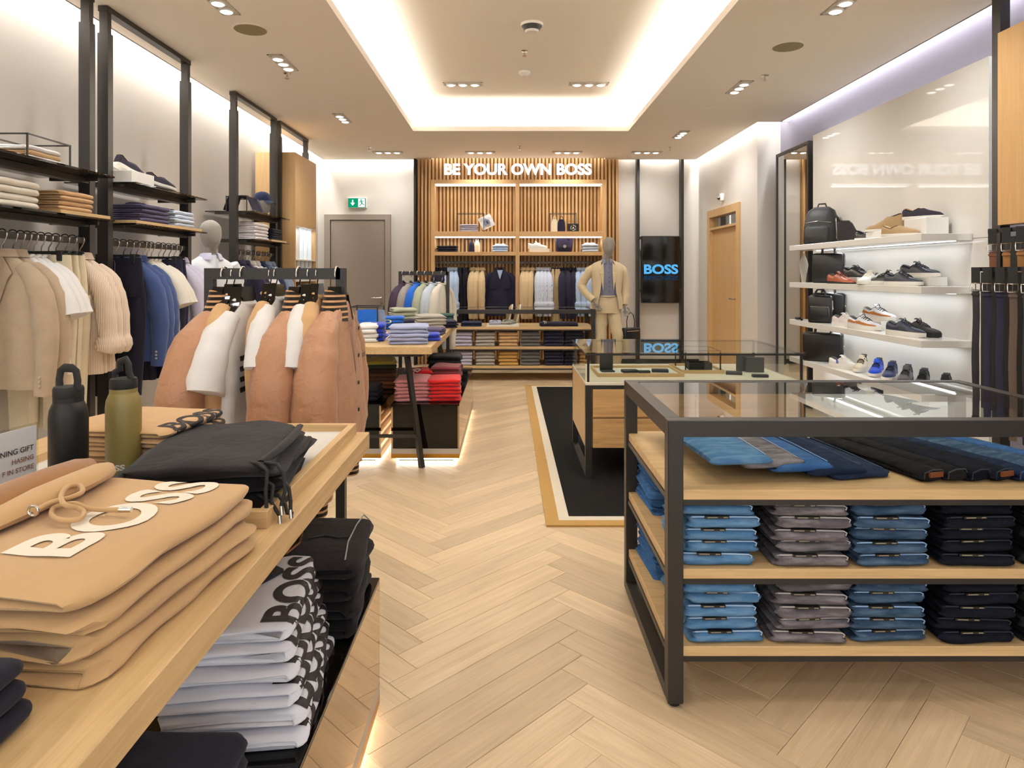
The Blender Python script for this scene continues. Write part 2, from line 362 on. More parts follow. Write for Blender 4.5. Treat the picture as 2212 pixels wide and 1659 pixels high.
# door in the right wall, oak, with a glazed light above it
WD = wood('oak_door', '#c9a372', 'Z', .45, .10)
d2 = struct(MB().box(2.985, 3.03, 8.62, 9.76, 0, 2.02).build('door_2', WD))
MB().box(2.92, 3.06, 8.515, 8.62, 0, 2.305).box(2.92, 3.06, 9.76, 9.865, 0, 2.305).box(2.92, 3.06, 8.62, 9.76, 2.20, 2.305).box(2.93, 3.06, 8.62, 9.76, 2.02, 2.05).build('door_frame', wood('oak_frame', '#cfab7a', 'Z', .45, .1), d2)
MB().box(2.985, 2.995, 8.62, 9.76, 2.05, 2.20).build('transom_pane', GLASS, d2)
MB().tube([(2.985, 8.72, 1.06), (2.93, 8.72, 1.06), (2.92, 8.75, 1.06), (2.92, 8.87, 1.06)], .011, 10).build('door_handle', CHROME, d2, smooth=40)
MB().tube([(2.985, 8.72, .97), (2.972, 8.72, .97)], .024, 14).build('lock_plate', CHROME, d2, smooth=40)
t = thing('wall_sensor', 'small white camera-like sensor above the oak door', 'sensor', (2.945, 9.2, 2.44))
MB().bev(-.05, .004, -.035, .035, -.05, .05, .012, 2).build('housing', WHITEM, t, smooth=40); MB().tube([(-.05, 0, -.01), (-.075, 0, -.02)], .02, 12).build('lens', BLKG, t, smooth=40)
b = MB().box(3.28, 3.30, 8.4, 9.9, 0, 2.4); o = struct(b.build('wall_corridor', WALLM))
# text helper ---------------------------------------------------------------
def text_flat(s, bold=.0, spacing=1.0):
    cu = bpy.data.curves.new('t', 'FONT'); cu.body = s; cu.size = 1; cu.offset = bold; cu.space_character = spacing; cu.resolution_u = 6; cu.align_x = 'LEFT'
    o = bpy.data.objects.new('t', cu); col.objects.link(o)
    dg = bpy.context.evaluated_depsgraph_get(); dg.update()
    me = bpy.data.meshes.new_from_object(o.evaluated_get(dg)); bpy.data.objects.remove(o); bpy.data.curves.remove(cu)
    return me
def text_mb(s, width=None, height=None, bold=.03, depth=0., fn=None, cut=0., spacing=1.0, mirror=False):
    """outline text as geometry, centred on 0,0 in the XY plane; fn maps (x,y,z) onto the surface that carries it"""
    me = text_flat(s, bold, spacing); bm = bmesh.new(); bm.from_mesh(me); bpy.data.meshes.remove(me)
    xs = [v.co.x for v in bm.verts]; ys = [v.co.y for v in bm.verts]; x0, x1, y0, y1 = min(xs), max(xs), min(ys), max(ys)
    sx = width/(x1-x0) if width else height/(y1-y0); sy = height/(y1-y0) if height else sx
    for v in bm.verts: v.co = ((v.co.x-(x0+x1)/2)*sx, (v.co.y-(y0+y1)/2)*sy, 0)
    if cut:
        W = (x1-x0)*sx/2; Hh = (y1-y0)*sy/2
        for ax, lim in ((0, W), (1, Hh)):
            q = -lim+cut
            while q < lim:
                co = [0,0,0]; co[ax] = q; no = [0,0,0]; no[ax] = 1
                bmesh.ops.bisect_plane(bm, geom=bm.verts[:]+bm.edges[:]+bm.faces[:], plane_co=co, plane_no=no); q += cut
    if depth:
        r = bmesh.ops.extrude_face_region(bm, geom=bm.faces[:]); 
        for v in [e for e in r['geom'] if isinstance(e, bmesh.types.BMVert)]: v.co.z += depth
    bm.verts.index_update(); bm.verts.ensure_lookup_table()
    mb = MB(); mb.add([v.co[:] for v in bm.verts], [[v.index for v in f.verts] for f in bm.faces]); bm.free()
    if fn: mb.move(fn)
    return mb
# exit sign
t = thing('exit_sign', 'green running-man emergency exit sign above the taupe door', 'sign', ((PX(773, YB)), YB-.0, PZ(439, YB)))
sw, sh = 40*S/2, 22*S/2
MB().bev(-sw, sw, -.06, -.0, -sh, sh, .004).build('housing', plain('sign_housing', '#dfe5e0', .4), t)
MB().box(-sw+.008, sw-.008, -.064, -.06, -sh+.008, sh-.008).build('green_panel', emit('exit_green', '#12a374', .9), t)
EW = emit('exit_white', (1, 1, 1), 1.1)
MB().box(.02, sw-.02, -.067, -.064, -sh+.014, sh-.014).build('doorway_mark', EW, t)
MB().prism([(-.075, .045), (-.055, .045), (-.055, 0), (-.03, 0), (-.065, -.045), (-.10, 0), (-.075, 0)], 'y', -.067, -.064).build('arrow', EW, t)
EG = emit('exit_green_dark', '#12a374', .85)
b = MB(); c = (.066, .045)
b.loft([[(c[0]+.010*math.cos(q*PI/6), y, c[1]+.010*math.sin(q*PI/6)) for q in range(12)] for y in (-.070, -.067)])
for p in ([(.055,.032),(.075,.034),(.085,.0),(.068,-.004)], [(.068,0),(.085,0),(.10,-.025),(.118,-.028),(.116,-.036),(.095,-.034)], [(.068,-.002),(.082,-.004),(.065,-.035),(.040,-.05),(.036,-.043),(.056,-.03)], [(.056,.033),(.066,.03),(.052,.008),(.034,.004),(.034,.012),(.047,.015)], [(.074,.033),(.078,.026),(.096,.016),(.112,.026),(.108,.032),(.096,.025)]):
    b.prism(p, 'y', -.070, -.067)
b.build('running_figure', EG, t)
# slat cladding: every slat its own piece
sx0, sx1 = PX(900, 10.3), PX(1337, 10.3)
cl = thing('slat_cladding', 'oak slat cladding on the back wall behind the lettering and shelves', 'wall cladding', ((sx0+sx1)/2, YB-.006, 0))
MB().box(sx0-cl.location.x, sx1-cl.location.x, -.035, 0, 0, 3.33).build('backing', wood('oak_backing', '#a67a4a', 'Z', .7, .15), cl)
MB().box(sx0-cl.location.x-.03, sx0-cl.location.x, -.20, 0, 0, 3.33).build('edge_strip', BLKM, cl)
npitch = 55; pit = (sx1-sx0)/npitch
sm_ = MB().bev(-.016, .016, -.085, -.035, 0, 3.33, .003).mesh('slat', wood('oak_slat', '#cfa673', 'Z', .45, .12, 1., 'object'))
for i in range(npitch): obj('slat', sm_, cl, (sx0-cl.location.x+pit*(i+.5), 0, 0))
# lettering
lt = thing('lettering', 'glowing white slogan letters above the back shelving', 'sign', (PX(1119, 10.22), 10.25, PZ(366, 10.22)))
wds = 'BE YOUR OWN BOSS'; span = (1278-960)*10.22/F; hh = 25*10.22/F
full = text_mb(wds, span, hh, .035)
# split letter by letter
bm = bmesh.new(); me = full.mesh('x', WHITE); bm.from_mesh(me); bm.verts.ensure_lookup_table(); seen = set(); groups = []
for v in bm.verts:
    if v.index in seen: continue
    st = [v]; isl = []
    while st:
        q = st.pop()
        if q.index in seen: continue
        seen.add(q.index); isl.append(q.index)
        for e in q.link_edges: st.append(e.other_vert(q))
    groups.append(isl)
LW = emit('letter_face', (1, .99, 1), 2.2); LS = plain('letter_side', '#d9d4dd', .4)
for isl in sorted(groups, key=lambda i: min(bm.verts[k].co.x for k in i)):
    mp = {k: n for n, k in enumerate(isl)}; S1 = set(isl)
    vs = [(bm.verts[k].co.x, 0, bm.verts[k].co.y) for k in isl]
    fs = [[mp[v.index] for v in f.verts] for f in bm.faces if f.verts[0].index in S1]
    ed = {}
    for f in fs:
        for a, c in zip(f, f[1:]+f[:1]): ed[(a, c)] = 1
    n = len(vs); mb = MB(); mb.cm = 1
    mb.add([(x, y-.05*k, z) for k in (1, 0) for x, y, z in vs], fs); mb.cm = 0
    mb.f += [(a, c, c+n, a+n) for (a, c) in ed if (c, a) not in ed]; mb.mi += [0]*(len(mb.f)-len(mb.mi))
    mb.build('letter', [LS, LW], lt)
bm.free()
# screen on two ceiling-high tracks
ts = thing('wall_screen', 'black upright advertising screen with blue lettering between two tracks', 'screen', (PX(1427, 10.3), 10.3, 0))
ox = ts.location.x; zb, zt = PZ(654.6, 10.25), PZ(509.7, 10.25); xa, xb = PX(1385.5, 10.25)-ox, PX(1469, 10.25)-ox
MB().bev(xa, xb, -.07, -.02, zb, zt, .006).build('casing', plain('screen_casing', '#15130f', .35), ts)
scr = MB().box(xa+.012, xb-.012, -.073, -.07, zb+.012, zt-.012).build('display', plain('display_glass', '#14110f', .08, 0, .6, vary=.3, scale=1.2), ts)
tw = (1464-1390)*10.22/F; th = (592-571)*10.22/F
BLUE = emit('screen_blue', '#58b4ee', 1.0)
text_mb('BOSS', tw, th, .035).move(lambda x, y, z: (x+(xa+xb)/2, -.0745, y+PZ(581.5, 10.22))).build('screen_lettering', BLUE, scr)
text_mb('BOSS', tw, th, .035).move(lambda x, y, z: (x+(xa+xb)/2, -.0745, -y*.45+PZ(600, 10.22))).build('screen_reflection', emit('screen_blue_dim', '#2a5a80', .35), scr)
for px in (1378, 1473):
    x = PX(px, 10.3)-ox
    MB().box(x-.02, x+.02, -.04, .09, 0, CEIL+.1).build('track', BLK, ts)
    for z in (zb+.19, zt-.03): MB().box(x if x < 0 else x-.10, x+.10 if x < 0 else x, -.05, -.01, z-.02, z+.02).build('clamp', BLK, ts)
# skirting
struct(MB().box(-2.95, -2.935, YF, YB, 0, .07).build('baseboard_left', BLKM))
struct(MB().box(1.75, 2.95, YB-.015, YB, 0, .07).build('baseboard_back', BLKM))
print('p2 ok')

t = thing('corridor_lamp', 'bright strip lamp seen through the light above the oak door', 'ceiling light', (3.17, 9.2, 2.62))
MB().box(-.04, .04, -.3, .3, 0, .03).build('housing', WHITEM, t); MB().box(-.035, .035, -.29, .29, -.004, 0).build('tube', LED, t)
area_light('corridor_beam', (3.17, 9.2, 2.60), .07, .58, 6, NEUT)
struct(MB().box(3.0, 3.3, 8.3, 9.98, 2.66, 2.70).build('ceiling_corridor', CEILM))
# ================================================================== ceiling fixtures
LAMP = emit('lamp_face', (1, .96, .9), 6.)
REFL = plain('lamp_reflector', '#e9e4da', .25, .3)
TRIM = plain('fixture_trim', '#c9bfb0', .6)
def triple(x, y, zc, along, label, power=34., aim=(0, 0)):
    t = thing('downlight', label, 'ceiling light', (x, y, zc), 0 if along == 'x' else PI/2, 'recessed triple spotlights')
    b = MB(); Lh, Wh = .215, .06
    b.box(-Lh, Lh, -Wh, -Wh+.012, -.006, 0); b.box(-Lh, Lh, Wh-.012, Wh, -.006, 0); b.box(-Lh, -Lh+.012, -Wh, Wh, -.006, 0); b.box(Lh-.012, Lh, -Wh, Wh, -.006, 0)
    b.box(-Lh, Lh, -Wh, Wh, -.002, 0)
    b.build('frame', TRIM, t)
    for i in (-1, 0, 1):
        c = (i*.13, 0, 0); tilt = .012*i
        q = MB(); q.lathe([(.050, -.002), (.052, -.012), (.040, -.018)], 20, c); r = q.build('lamp_ring', REFL, t, smooth=40)
        MB().lathe([(.0395, -.0185), (.034, -.022), (.02, -.024)], 16, c).build('lamp', LAMP, r)
    l = bpy.data.lights.new('downlight_beam', 'SPOT'); l.energy = power; l.color = WARM; l.spot_size = 2.3; l.spot_blend = .8; l.shadow_soft_size = .10
    o = bpy.data.objects.new('downlight_beam', l); col.objects.link(o); o.location = (x, y, zc-.05); o.rotation_euler = (aim[0], aim[1], 0)
    return t
DP = 44.
for y, lab in ((-.4, 'behind the viewpoint'), (2.3, 'over the hoodie table'), (4.3, 'cut by the top edge of the picture'), (5.55, 'nearest the round speaker'), (7.53, 'beyond the speaker')):
    triple(-1.86, y, CEIL, 'y', f'recessed triple spotlight on the left ceiling strip, {lab}', DP*(.5 if y < 4 else 1), (0, 0))
for y, lab in ((-.4, 'behind the viewpoint'), (2.3, 'over the jeans table'), (4.3, 'cut by the top edge of the picture'), (6.28, 'second from the camera'), (8.41, 'farthest, near the oak door')):
    triple(2.16, y, CEIL, 'y', f'recessed triple spotlight on the right ceiling strip, {lab}', DP*1.25, (0, -.38 if y > 4 else 0))
for px, lab in ((838, 'above the taupe door'), (1037, 'left above the slogan letters'), (1225, 'right above the slogan letters'), (1397, 'in front of the screen')):
    triple(PX(px, 9.63), 9.63, CEIL, 'x', f'recessed triple spotlight of the rear row, {lab}', 40., (.35, 0))
for px, lab in ((1000, 'left'), (1272, 'right')):
    triple(PX(px, 7.34), 7.34, RECESS, 'x', f'recessed triple spotlight inside the ceiling coffer, {lab} one', DP)
    triple(PX(px, 7.34), 4.1, RECESS, 'x', f'recessed triple spotlight inside the ceiling coffer above the aisle, {lab} one', DP)
    triple(PX(px, 7.34), 1.6, RECESS, 'x', f'unseen triple spotlight added inside the ceiling coffer over the viewpoint, {lab} one', DP*.35)  # unseen pair, added to brighten the foreground and the camera-facing shelf fronts
SPK = plain('speaker_mesh', '#8f8260', .8, vary=.06, scale=80)
for px, py, lab in ((541, 63, 'left'), (1702, 100, 'right')):
    Y = (CEIL-EYE)*F/(VY-py); x = PX(px, Y); t = thing('ceiling_speaker', f'flat round olive speaker grille in the ceiling on the {lab}', 'speaker', (x, Y, CEIL))
    MB().lathe([(.125, 0), (.125, -.004), (.115, -.006)], 32).build('rim', CEILM, t, smooth=30); MB().lathe([(.114, -.004), (.11, -.008), (.05, -.009)], 32).build('grille', SPK, t, smooth=30)
for px, py, lab in ((712, 225, 'left'), (1535, 235, 'right')):
    Y = (CEIL-EYE)*F/(VY-py); MB_ = MB().lathe([(.085, 0), (.085, -.004), (.07, -.006)], 28)
    tag(MB_.build('ceiling_cover', CEILM, None, (PX(px, Y), Y, CEIL), smooth=30), f'pale round blank cover plate in the ceiling, {lab}', 'cover plate')
def sprinkler(px, py, zc, lab):
    Y = (zc-EYE)*F/(VY-py); t = thing('sprinkler', lab, 'sprinkler', (PX(px, Y), Y, zc))
    MB().lathe([(.035, 0), (.035, -.004), (.012, -.008)], 16).build('rosette', CHROME, t, smooth=40)
    MB().tube([(0, 0, -.006), (0, 0, -.045)], .007, 8).lathe([(.020, -.045), (.020, -.049)], 12).build('head', CHROME, t, smooth=40)
for px, py, lab in ((620, 158, 'beside the triple spotlight by the left frames'), (1652, 163, 'beside the triple spotlight by the dark wall'), (797, 318, 'above the taupe door'), (1122, 316, 'above the slogan letters'), (1447, 318, 'above the screen')):
    sprinkler(px, py, CEIL, f'small chrome ceiling sprinkler {lab}')
sprinkler(1133, 110, RECESS, 'small chrome sprinkler in the middle of the ceiling coffer')
Y = (RECESS-EYE)*F/(VY-52)
t = thing('smoke_detector', 'domed detector with a black ring in the ceiling coffer', 'detector', (PX(1149, Y), Y, RECESS))
MB().lathe([(.095, 0), (.09, -.02)], 28).build('base', WHITEM, t, smooth=40); MB().lathe([(.085, -.02), (.062, -.055)], 28).build('ring', BLKM, t, smooth=40); MB().lathe([(.06, -.055), (.05, -.07), (.02, -.074)], 28).build('dome', WHITEM, t, smooth=40)
Y = (RECESS-EYE)*F/(VY-155)
t = thing('smoke_alarm', 'small plain white smoke alarm in the ceiling coffer', 'detector', (PX(1133, Y), Y, RECESS))
MB().lathe([(.06, 0), (.06, -.02), (.045, -.035)], 24).build('base', WHITEM, t, smooth=40); MB().lathe([(.04, -.035), (.03, -.045)], 20).build('dome', WHITEM, t, smooth=40)

# ================================================================== left wall bays
XF = -2.63; ZS1, ZS2, ZR = 2.00, 1.73, 1.60
BAYS = [(3.10, 4.19), (4.38, 5.47), (6.43, 7.52), (7.68, 8.71)]
LBL = ['black wall frame with two smoked shelves, nearest the camera at the left edge', 'black wall frame with two smoked shelves and navy shoes on top', 'black wall frame with two smoked shelves and the capped head form', 'black wall frame around the oak cabinet, farthest on the left']
for (ya, yb), lab in zip(BAYS, LBL):
    t = thing('wall_frame', lab, 'shelf frame', (XF, ya, 0), 0, 'black wall frames'); L = yb-ya; last = ya > 7.6
    for y in (0, L):
        MB().box(-.035, .035, y-.028, y+.028, 0, 2.96).build('post', BLK, t); MB().box(-.027, .027, y-.022, y+.022, 2.96, 3.10).build('post_extension', BLK, t)
    MB().box(-.03, .03, -.03, L+.03, 3.10, 3.135).build('top_rail', BLK, t)
    if not last:
        for z in (ZS1, ZS2):
            MB().box(-.29, .185, .03, L-.018, z-.010, z).build('shelf', SMOKE, t)
            b = MB().box(-.03, .03, .02, L-.02, z-.045, z-.012)
            for y in (.045, L-.045): b.box(-.20, .10, y-.008, y+.008, z-.032, z-.011)
            b.build('shelf_beam', BLK, t)
        MB().box(-.016, .016, .02, L-.02, ZR-.018, ZR+.018).build('hanging_rail', BLK, t)
# oak cabinet with the lit niche in the last frame
cbx = thing('niche_cabinet', 'tall oak cabinet with a lit white niche of small compartments, left rear', 'cabinet', (-2.45, 7.72, 0))
W2 = .84; D2 = .46; OC = wood('oak_cabinet', '#c9a474', 'Z', .45, .08)
b = MB().box(-D2, 0, 0, .02, .0, 2.79).box(-D2, 0, W2-.02, W2, 0, 2.79).box(-D2, -D2+.02, .02, W2-.02, 0, 2.79).box(-D2, 0, .02, W2-.02, 2.77, 2.79)
b.build('body', OC, cbx); MB().box(-.02, 0, .02, W2-.02, 1.955, 2.77).build('door', OC, cbx)
b = MB().box(-D2+.02, -D2+.03, .02, W2-.02, 1.0, 1.955).box(-D2+.02, -.004, .02, W2-.02, 1.945, 1.955).box(-D2+.02, -.004, .02, W2-.02, 1.55, 1.562).box(-D2+.02, -.004, .02, W2-.02, 1.30, 1.312)
b.build('niche_lining', WHITEM, cbx)
for i in range(1, 5): MB().box(-D2+.03, -.01, .02+i*.16, .028+i*.16, 1.30, 1.95).build('divider', plain('divider_white', '#dfe2e3', .3), cbx)
area_light('niche_led', (-2.62, 8.14, 1.93), .2, .7, 5, COLD)
MB().box(-D2+.03, -.004, .02, W2-.02, .98, 1.0).build('niche_floor', OC, cbx)
PKG = plain('package_print', '#c66a2e', .5, vary=.6, scale=34); PKW = plain('package_white', '#e3dcd6', .5)
for i in range(6):
    t = thing('underwear_box', f'printed underwear box in the oak cabinet niche, {ORD[i]} from the camera side', 'box', (-2.50, 7.78+i*.125, 1.0), 0, 'packs in the oak cabinet')
    MB().bev(-.10, .02, -.05, .05, 0, .19, .003).build('carton', PKW, t); MB().box(.02, .0215, -.045, .045, .06, .17).build('photo_panel', PKG, t)

# ================================================================== tables with lower plinths
TZ = .87
def table(lab, x0, x1, y0, y1, legs):
    t = thing('display_table', lab, 'table', ((x0+x1)/2, (y0+y1)/2, 0)); hx, hy = (x1-x0)/2, (y1-y0)/2
    MB().bev(-hx, hx, -hy, hy, TZ-.055, TZ, .002).build('tabletop', OAKY, t)
    b = MB().bar((-hx+.1, -hy+.12, TZ-.07), (hx-.1, -hy+.12, TZ-.07), .03).bar((-hx+.1, hy-.12, TZ-.07), (hx-.1, hy-.12, TZ-.07), .03).bar((-hx+.1, -hy+.12, TZ-.07), (-hx+.1, hy-.12, TZ-.07), .03).bar((hx-.1, -hy+.12, TZ-.07), (hx-.1, hy-.12, TZ-.07), .03)
    b.build('apron', BLK, t)
    for sx in (-1, 1):
        for sy in (-1, 1):
            MB().bar((sx*(hx-.20), sy*(hy-.14), TZ-.06), (sx*(hx-.07), sy*(hy-.0), .0), .034, .034).build('leg', BLK, t)
    for sy in (-1, 1): MB().bar((-hx+.11, sy*(hy-.035), .22), (hx-.11, sy*(hy-.035), .22), .022).build('stretcher', BLK, t)
    return t
table('oak display table in the foreground with folded hoodies and sweatpants', -1.50, -.463, .30, 2.24, 0)
table('oak display table in the middle with blue and grey stacks', -1.62, -.552, 4.83, 7.18, 0)
SIDE = plain('plinth_mirror', '#b9a184', .03, 1., vary=.02)
def plinth(lab, x0, x1, y0, y1, h=.44):
    t = thing('low_plinth', lab, 'plinth', ((x0+x1)/2, (y0+y1)/2, 0)); hx, hy = (x1-x0)/2, (y1-y0)/2
    MB().box(-hx+.012, hx-.012, -hy+.003, hy-.003, .10, h-.012).build('body', BLKG, t)
    for s in (-1, 1): MB().box(min(s*hx, s*(hx-.012)), max(s*hx, s*(hx-.012)), -hy, hy, .10, h-.012).build('mirror_side', SIDE, t)
    MB().bev(-hx, hx, -hy, hy, h-.012, h, .002).build('top_plate', BLKG, t)
    MB().box(-hx, hx, -hy, hy, .062, .10).build('base_band', plain('base_grey', '#b5aba2', .35, .2), t)
    MB().box(-hx, hx, -hy, hy, .030, .062).build('brass_band', GOLD, t)
    MB().box(-hx+.05, hx-.05, -hy+.05, hy-.05, 0, .030).build('recessed_foot', BLKM, t)
    b = MB(); e = .035
    b.box(-hx+e, hx-e, -hy+e-.004, -hy+e, .012, .028).box(-hx+e, hx-e, hy-e, hy-e+.004, .012, .028).box(-hx+e-.004, -hx+e, -hy+e, hy-e, .012, .028).box(hx-e, hx-e+.004, -hy+e, hy-e, .012, .028)
    b.build('led_strip', emit('plinth_led', (1, .96, .9), 16.), t)
    return t
PZH = .43
plinth('black glass low plinth with glowing foot under the front table, holding white printed tees', -.93, -.41, .35, 2.14, PZH)
plinth('black glass low plinth with glowing foot, holding pink and red knits', -.867, -.363, 4.97, 6.9, PZH)
plinth('black glass low plinth left of the pink and red stacks, holding brown knits', -1.45, -.943, 4.97, 6.9, PZH)

# ================================================================== freestanding racks
def rack(lab, x0, x1, y, h=1.42):
    t = thing('garment_rack', lab, 'clothes rack', ((x0+x1)/2, y, 0)); hx = (x1-x0)/2
    MB().box(-hx, hx, -.018, .018, h-.045, h).build('top_bar', BLK, t)
    for s in (-1, 1): MB().box(s*hx-.018 if s > 0 else -hx-.0, s*hx+.018 if s > 0 else -hx+.036, -.018, .018, .02, h-.045 if s < 0 else h).build('post', BLK, t)
    MB().box(-hx, hx+.018, -.018, .018, .02, .05).build('bottom_bar', BLK, t)
    for s in (-1, 1): MB().box(s*hx-.02, s*hx+.02, -.22, .22, 0, .02).build('foot', BLK, t)
rack('black garment rack in the foreground with tan bomber jackets and white tees', -1.225, -.677, 2.72)
rack('black garment rack behind the middle table with six coloured tops', -1.25, -.69, 7.66)

# ================================================================== gondolas with glass tops
def gondola(lab, x0, x1, y0, y1, shelves=(.70, .445, .195), h=.926):
    t = thing('gondola', lab, 'display unit', ((x0+x1)/2, (y0+y1)/2, 0)); hx, hy = (x1-x0)/2, (y1-y0)/2; p = .05
    for sx in (-1, 1):
        for sy in (-1, 1):
            cx, cy = sx*(hx-p/2), sy*(hy-p/2)
            MB().bev(cx-p/2, cx+p/2, cy-p/2, cy+p/2, .012, h-p, .002).build('leg', BLK, t)
            MB().lathe([(.018, 0), (.018, .012)], 12, (cx, cy, 0)).build('foot', BLKM, t)
        MB().box(sx*hx-(p if sx > 0 else 0), sx*hx+(0 if sx > 0 else p), -hy+p, hy-p, .012, .052).build('side_rail', BLK, t)
    f = MB()
    for sy in (-1, 1): f.bev(-hx, hx, sy*hy-(p if sy > 0 else 0), sy*hy+(0 if sy > 0 else p), h-p-.004, h, .002)
    for sx in (-1, 1): f.box(sx*hx-(p if sx > 0 else 0), sx*hx+(0 if sx > 0 else p), -hy+p, hy-p, h-p-.004, h)
    f.build('top_frame', BLK, t)
    MB().box(-hx+p-.004, hx-p+.004, -hy+p-.004, hy-p+.004, h-.012, h-.002).build('glass_top', GLASS, t)
    for z in shelves:
        s = MB().bev(-hx+.012, hx-.012, -hy+.006, hy-.006, z-.032, z, .002).build('shelf', OAKX, t)
        b = MB().box(-hx+p, hx-p, -hy+.008, -hy+.03, z-.05, z-.032).box(-hx+p, hx-p, hy-.03, hy-.008, z-.05, z-.032)
        for sx in (-1, 1): b.box(sx*hx-(.03 if sx > 0 else -.008), sx*hx+(.03 if sx < 0 else -.008), -hy+.03, hy-.03, z-.05, z-.032)
        b.build('shelf_angle', BLK, s)
    MB().box(-.012, .012, -hy+.08, hy-.08, shelves[1], shelves[0]-.032).build('centre_panel', OAKZ, t); MB().box(-.012, .012, -hy+.08, hy-.08, shelves[2], shelves[1]-.032).build('centre_panel', OAKZ, t)
    return t
GX0, GX1, GY0, GY1 = .514, 2.0, 2.16, 2.98
gondola('black framed glass-topped display unit in the foreground, full of folded jeans', GX0, GX1, GY0, GY1)
gondola('black framed glass-topped display unit at the rear, with six columns of folded trousers', -.79, 1.125, 8.7, 9.45)

# ================================================================== glass counter with drawers
cx0_, cx1_, cy0_, cy1_ = .525, 2.02, 4.56, 5.50
t = thing('glass_counter', 'accessory counter with glass case, white top and oak drawers on the rug', 'counter', ((cx0_+cx1_)/2, (cy0_+cy1_)/2, .012)); hx, hy = (cx1_-cx0_)/2, (cy1_-cy0_)/2
CH = .84; CT = .645
for sx in (-1, 1):
    for sy in (-1, 1):
        cx, cy = sx*(hx-.022), sy*(hy-.022)
        MB().box(cx-.022, cx+.022, cy-.022, cy+.022, 0, CT-.02).build('leg', BLK, t)
        MB().box(cx-.010 if sx < 0 else cx-.006, cx+.006 if sx < 0 else cx+.010, cy-.006, cy+.006, CT, CH-.012).build('case_post', BLK, t)
b = MB()
for sy in (-1, 1): b.box(-hx, hx, sy*hy-(.012 if sy > 0 else 0), sy*hy+(0 if sy > 0 else .012), CH-.012, CH)
for sx in (-1, 1): b.box(sx*hx-(.012 if sx > 0 else 0), sx*hx+(0 if sx > 0 else .012), -hy+.012, hy-.012, CH-.012, CH)
b.build('case_frame', BLK, t)
MB().box(-hx-.004, hx+.004, -hy-.004, hy+.004, CH, CH+.008).build('glass_top', pane('green_edge_glass', '#f0f6f2', 1.55, .06), t)
for sy in (-1, 1): MB().box(-hx+.016, hx-.016, sy*(hy-.004)-.003, sy*(hy-.004)+.003, CT, CH-.012).build('glass_side', ACRYL, t)
for sx in (-1, 1): MB().box(sx*(hx-.004)-.003, sx*(hx-.004)+.003, -hy+.016, hy-.016, CT, CH-.012).build('glass_side', ACRYL, t)
MB().bev(-hx, hx, -hy, hy, CT-.02, CT, .002).build('counter_top', plain('counter_cream', '#e9dfcc', .35), t)
MB().box(-hx+.044, hx-.044, -hy+.02, hy-.02, .20, CT-.02).build('carcass', OAKE, t)
for sx in (-1, 1): MB().box(min(sx*hx, sx*(hx-.02)), max(sx*hx, sx*(hx-.02)), -hy+.044, hy-.044, .20, CT-.022).build('side_panel', OAKX, t)
MB().box(-hx+.044, hx-.044, -hy+.006, -hy+.02, CT-.045, CT-.02).build('rail', BLK, t)
for c in (-1, 1):
    for z0, z1 in ((.41, CT-.048), (.20, .395)):
        d = MB().bev(min(c*.006, c*(hx-.05)), max(c*.006, c*(hx-.05)), -hy, -hy+.018, z0, z1, .002).build('drawer', OAKE, t)
for sx in (-1, 1): MB().box(sx*hx-(.044 if sx > 0 else 0), sx*hx+(0 if sx > 0 else .044), -hy+.044, hy-.044, 0, .012).build('skid', BLK, t)
# rug
t = thing('rug', 'black rug with cream and tan border under the glass counter', 'rug', (1.28, 6.02, 0)); hx, hy = 1.07, 2.32
RB = fabric('rug_pile_black', '#0b0a0a', 1., .25, 300, .8, .0, .2); RC = fabric('rug_cream', '#d8cdb8', 1., .08, 300, .6, .1, .1); RT = fabric('rug_tan', '#b18a4d', 1., .1, 300, .6, .1, .1)
def ringbox(hx, hy, w, z): return MB().box(-hx, hx, -hy, -hy+w, 0, z).box(-hx, hx, hy-w, hy, 0, z).box(-hx, -hx+w, -hy+w, hy-w, 0, z).box(hx-w, hx, -hy+w, hy-w, 0, z)
ringbox(hx, hy, .075, .011).build('tan_border', RT, t); ringbox(hx-.075, hy-.075, .06, .011).build('cream_border', RC, t); MB().box(-hx+.135, hx-.135, -hy+.135, hy-.135, 0, .012).build('field', RB, t)

# ================================================================== right wall: mirror, shoe wall, belt stand
XW = 3.10
t = thing('wall_mirror', 'tall black-framed wall mirror beside the shoe shelves', 'mirror', (3.15, 7.36, 0))
ya, yb = -.42, .42
MB().box(-.05, .07, ya, ya+.035, .02, 2.77).box(-.05, .07, yb-.035, yb, .02, 2.77).box(-.05, 0, ya+.035, yb-.035, 2.735, 2.77).box(-.05, 0, ya+.035, yb-.035, .02, .055).build('frame', BLK, t)
MB().box(-.042, -.03, ya+.035, yb-.035, .055, 2.735).build('mirror_glass', MIRROR, t)
t = thing('shoe_wall', 'glossy white wall panel carrying four lit shoe shelves', 'shelf unit', (XW, 5.58, 0))
PANELM = plain('panel_gloss', '#dedbd5', .04, 0, .55, vary=.005)
MB().box(0, .12, -1.25, 1.25, .0, 1.63).build('panel', PANELM, t); MB().box(0, .12, -1.25, 1.25, 1.633, 2.80).build('panel', PANELM, t)
SHZ = (1.666, 1.31, .949, .588, .23)
for k, z in enumerate(SHZ):
    s = MB().bev(-.345, 0, -1.10, 1.0, z-.048, z, .002).build('shelf', WHITE, t)
    MB().box(-.10, -.085, -1.06, .96, z-.052, z-.048).build('led_strip', LEDC, s)
    area_light('shelf_led', (XW-.09, 5.53, z-.056), .03, 1.98, 2.0, COLD, (0, 0, 0))
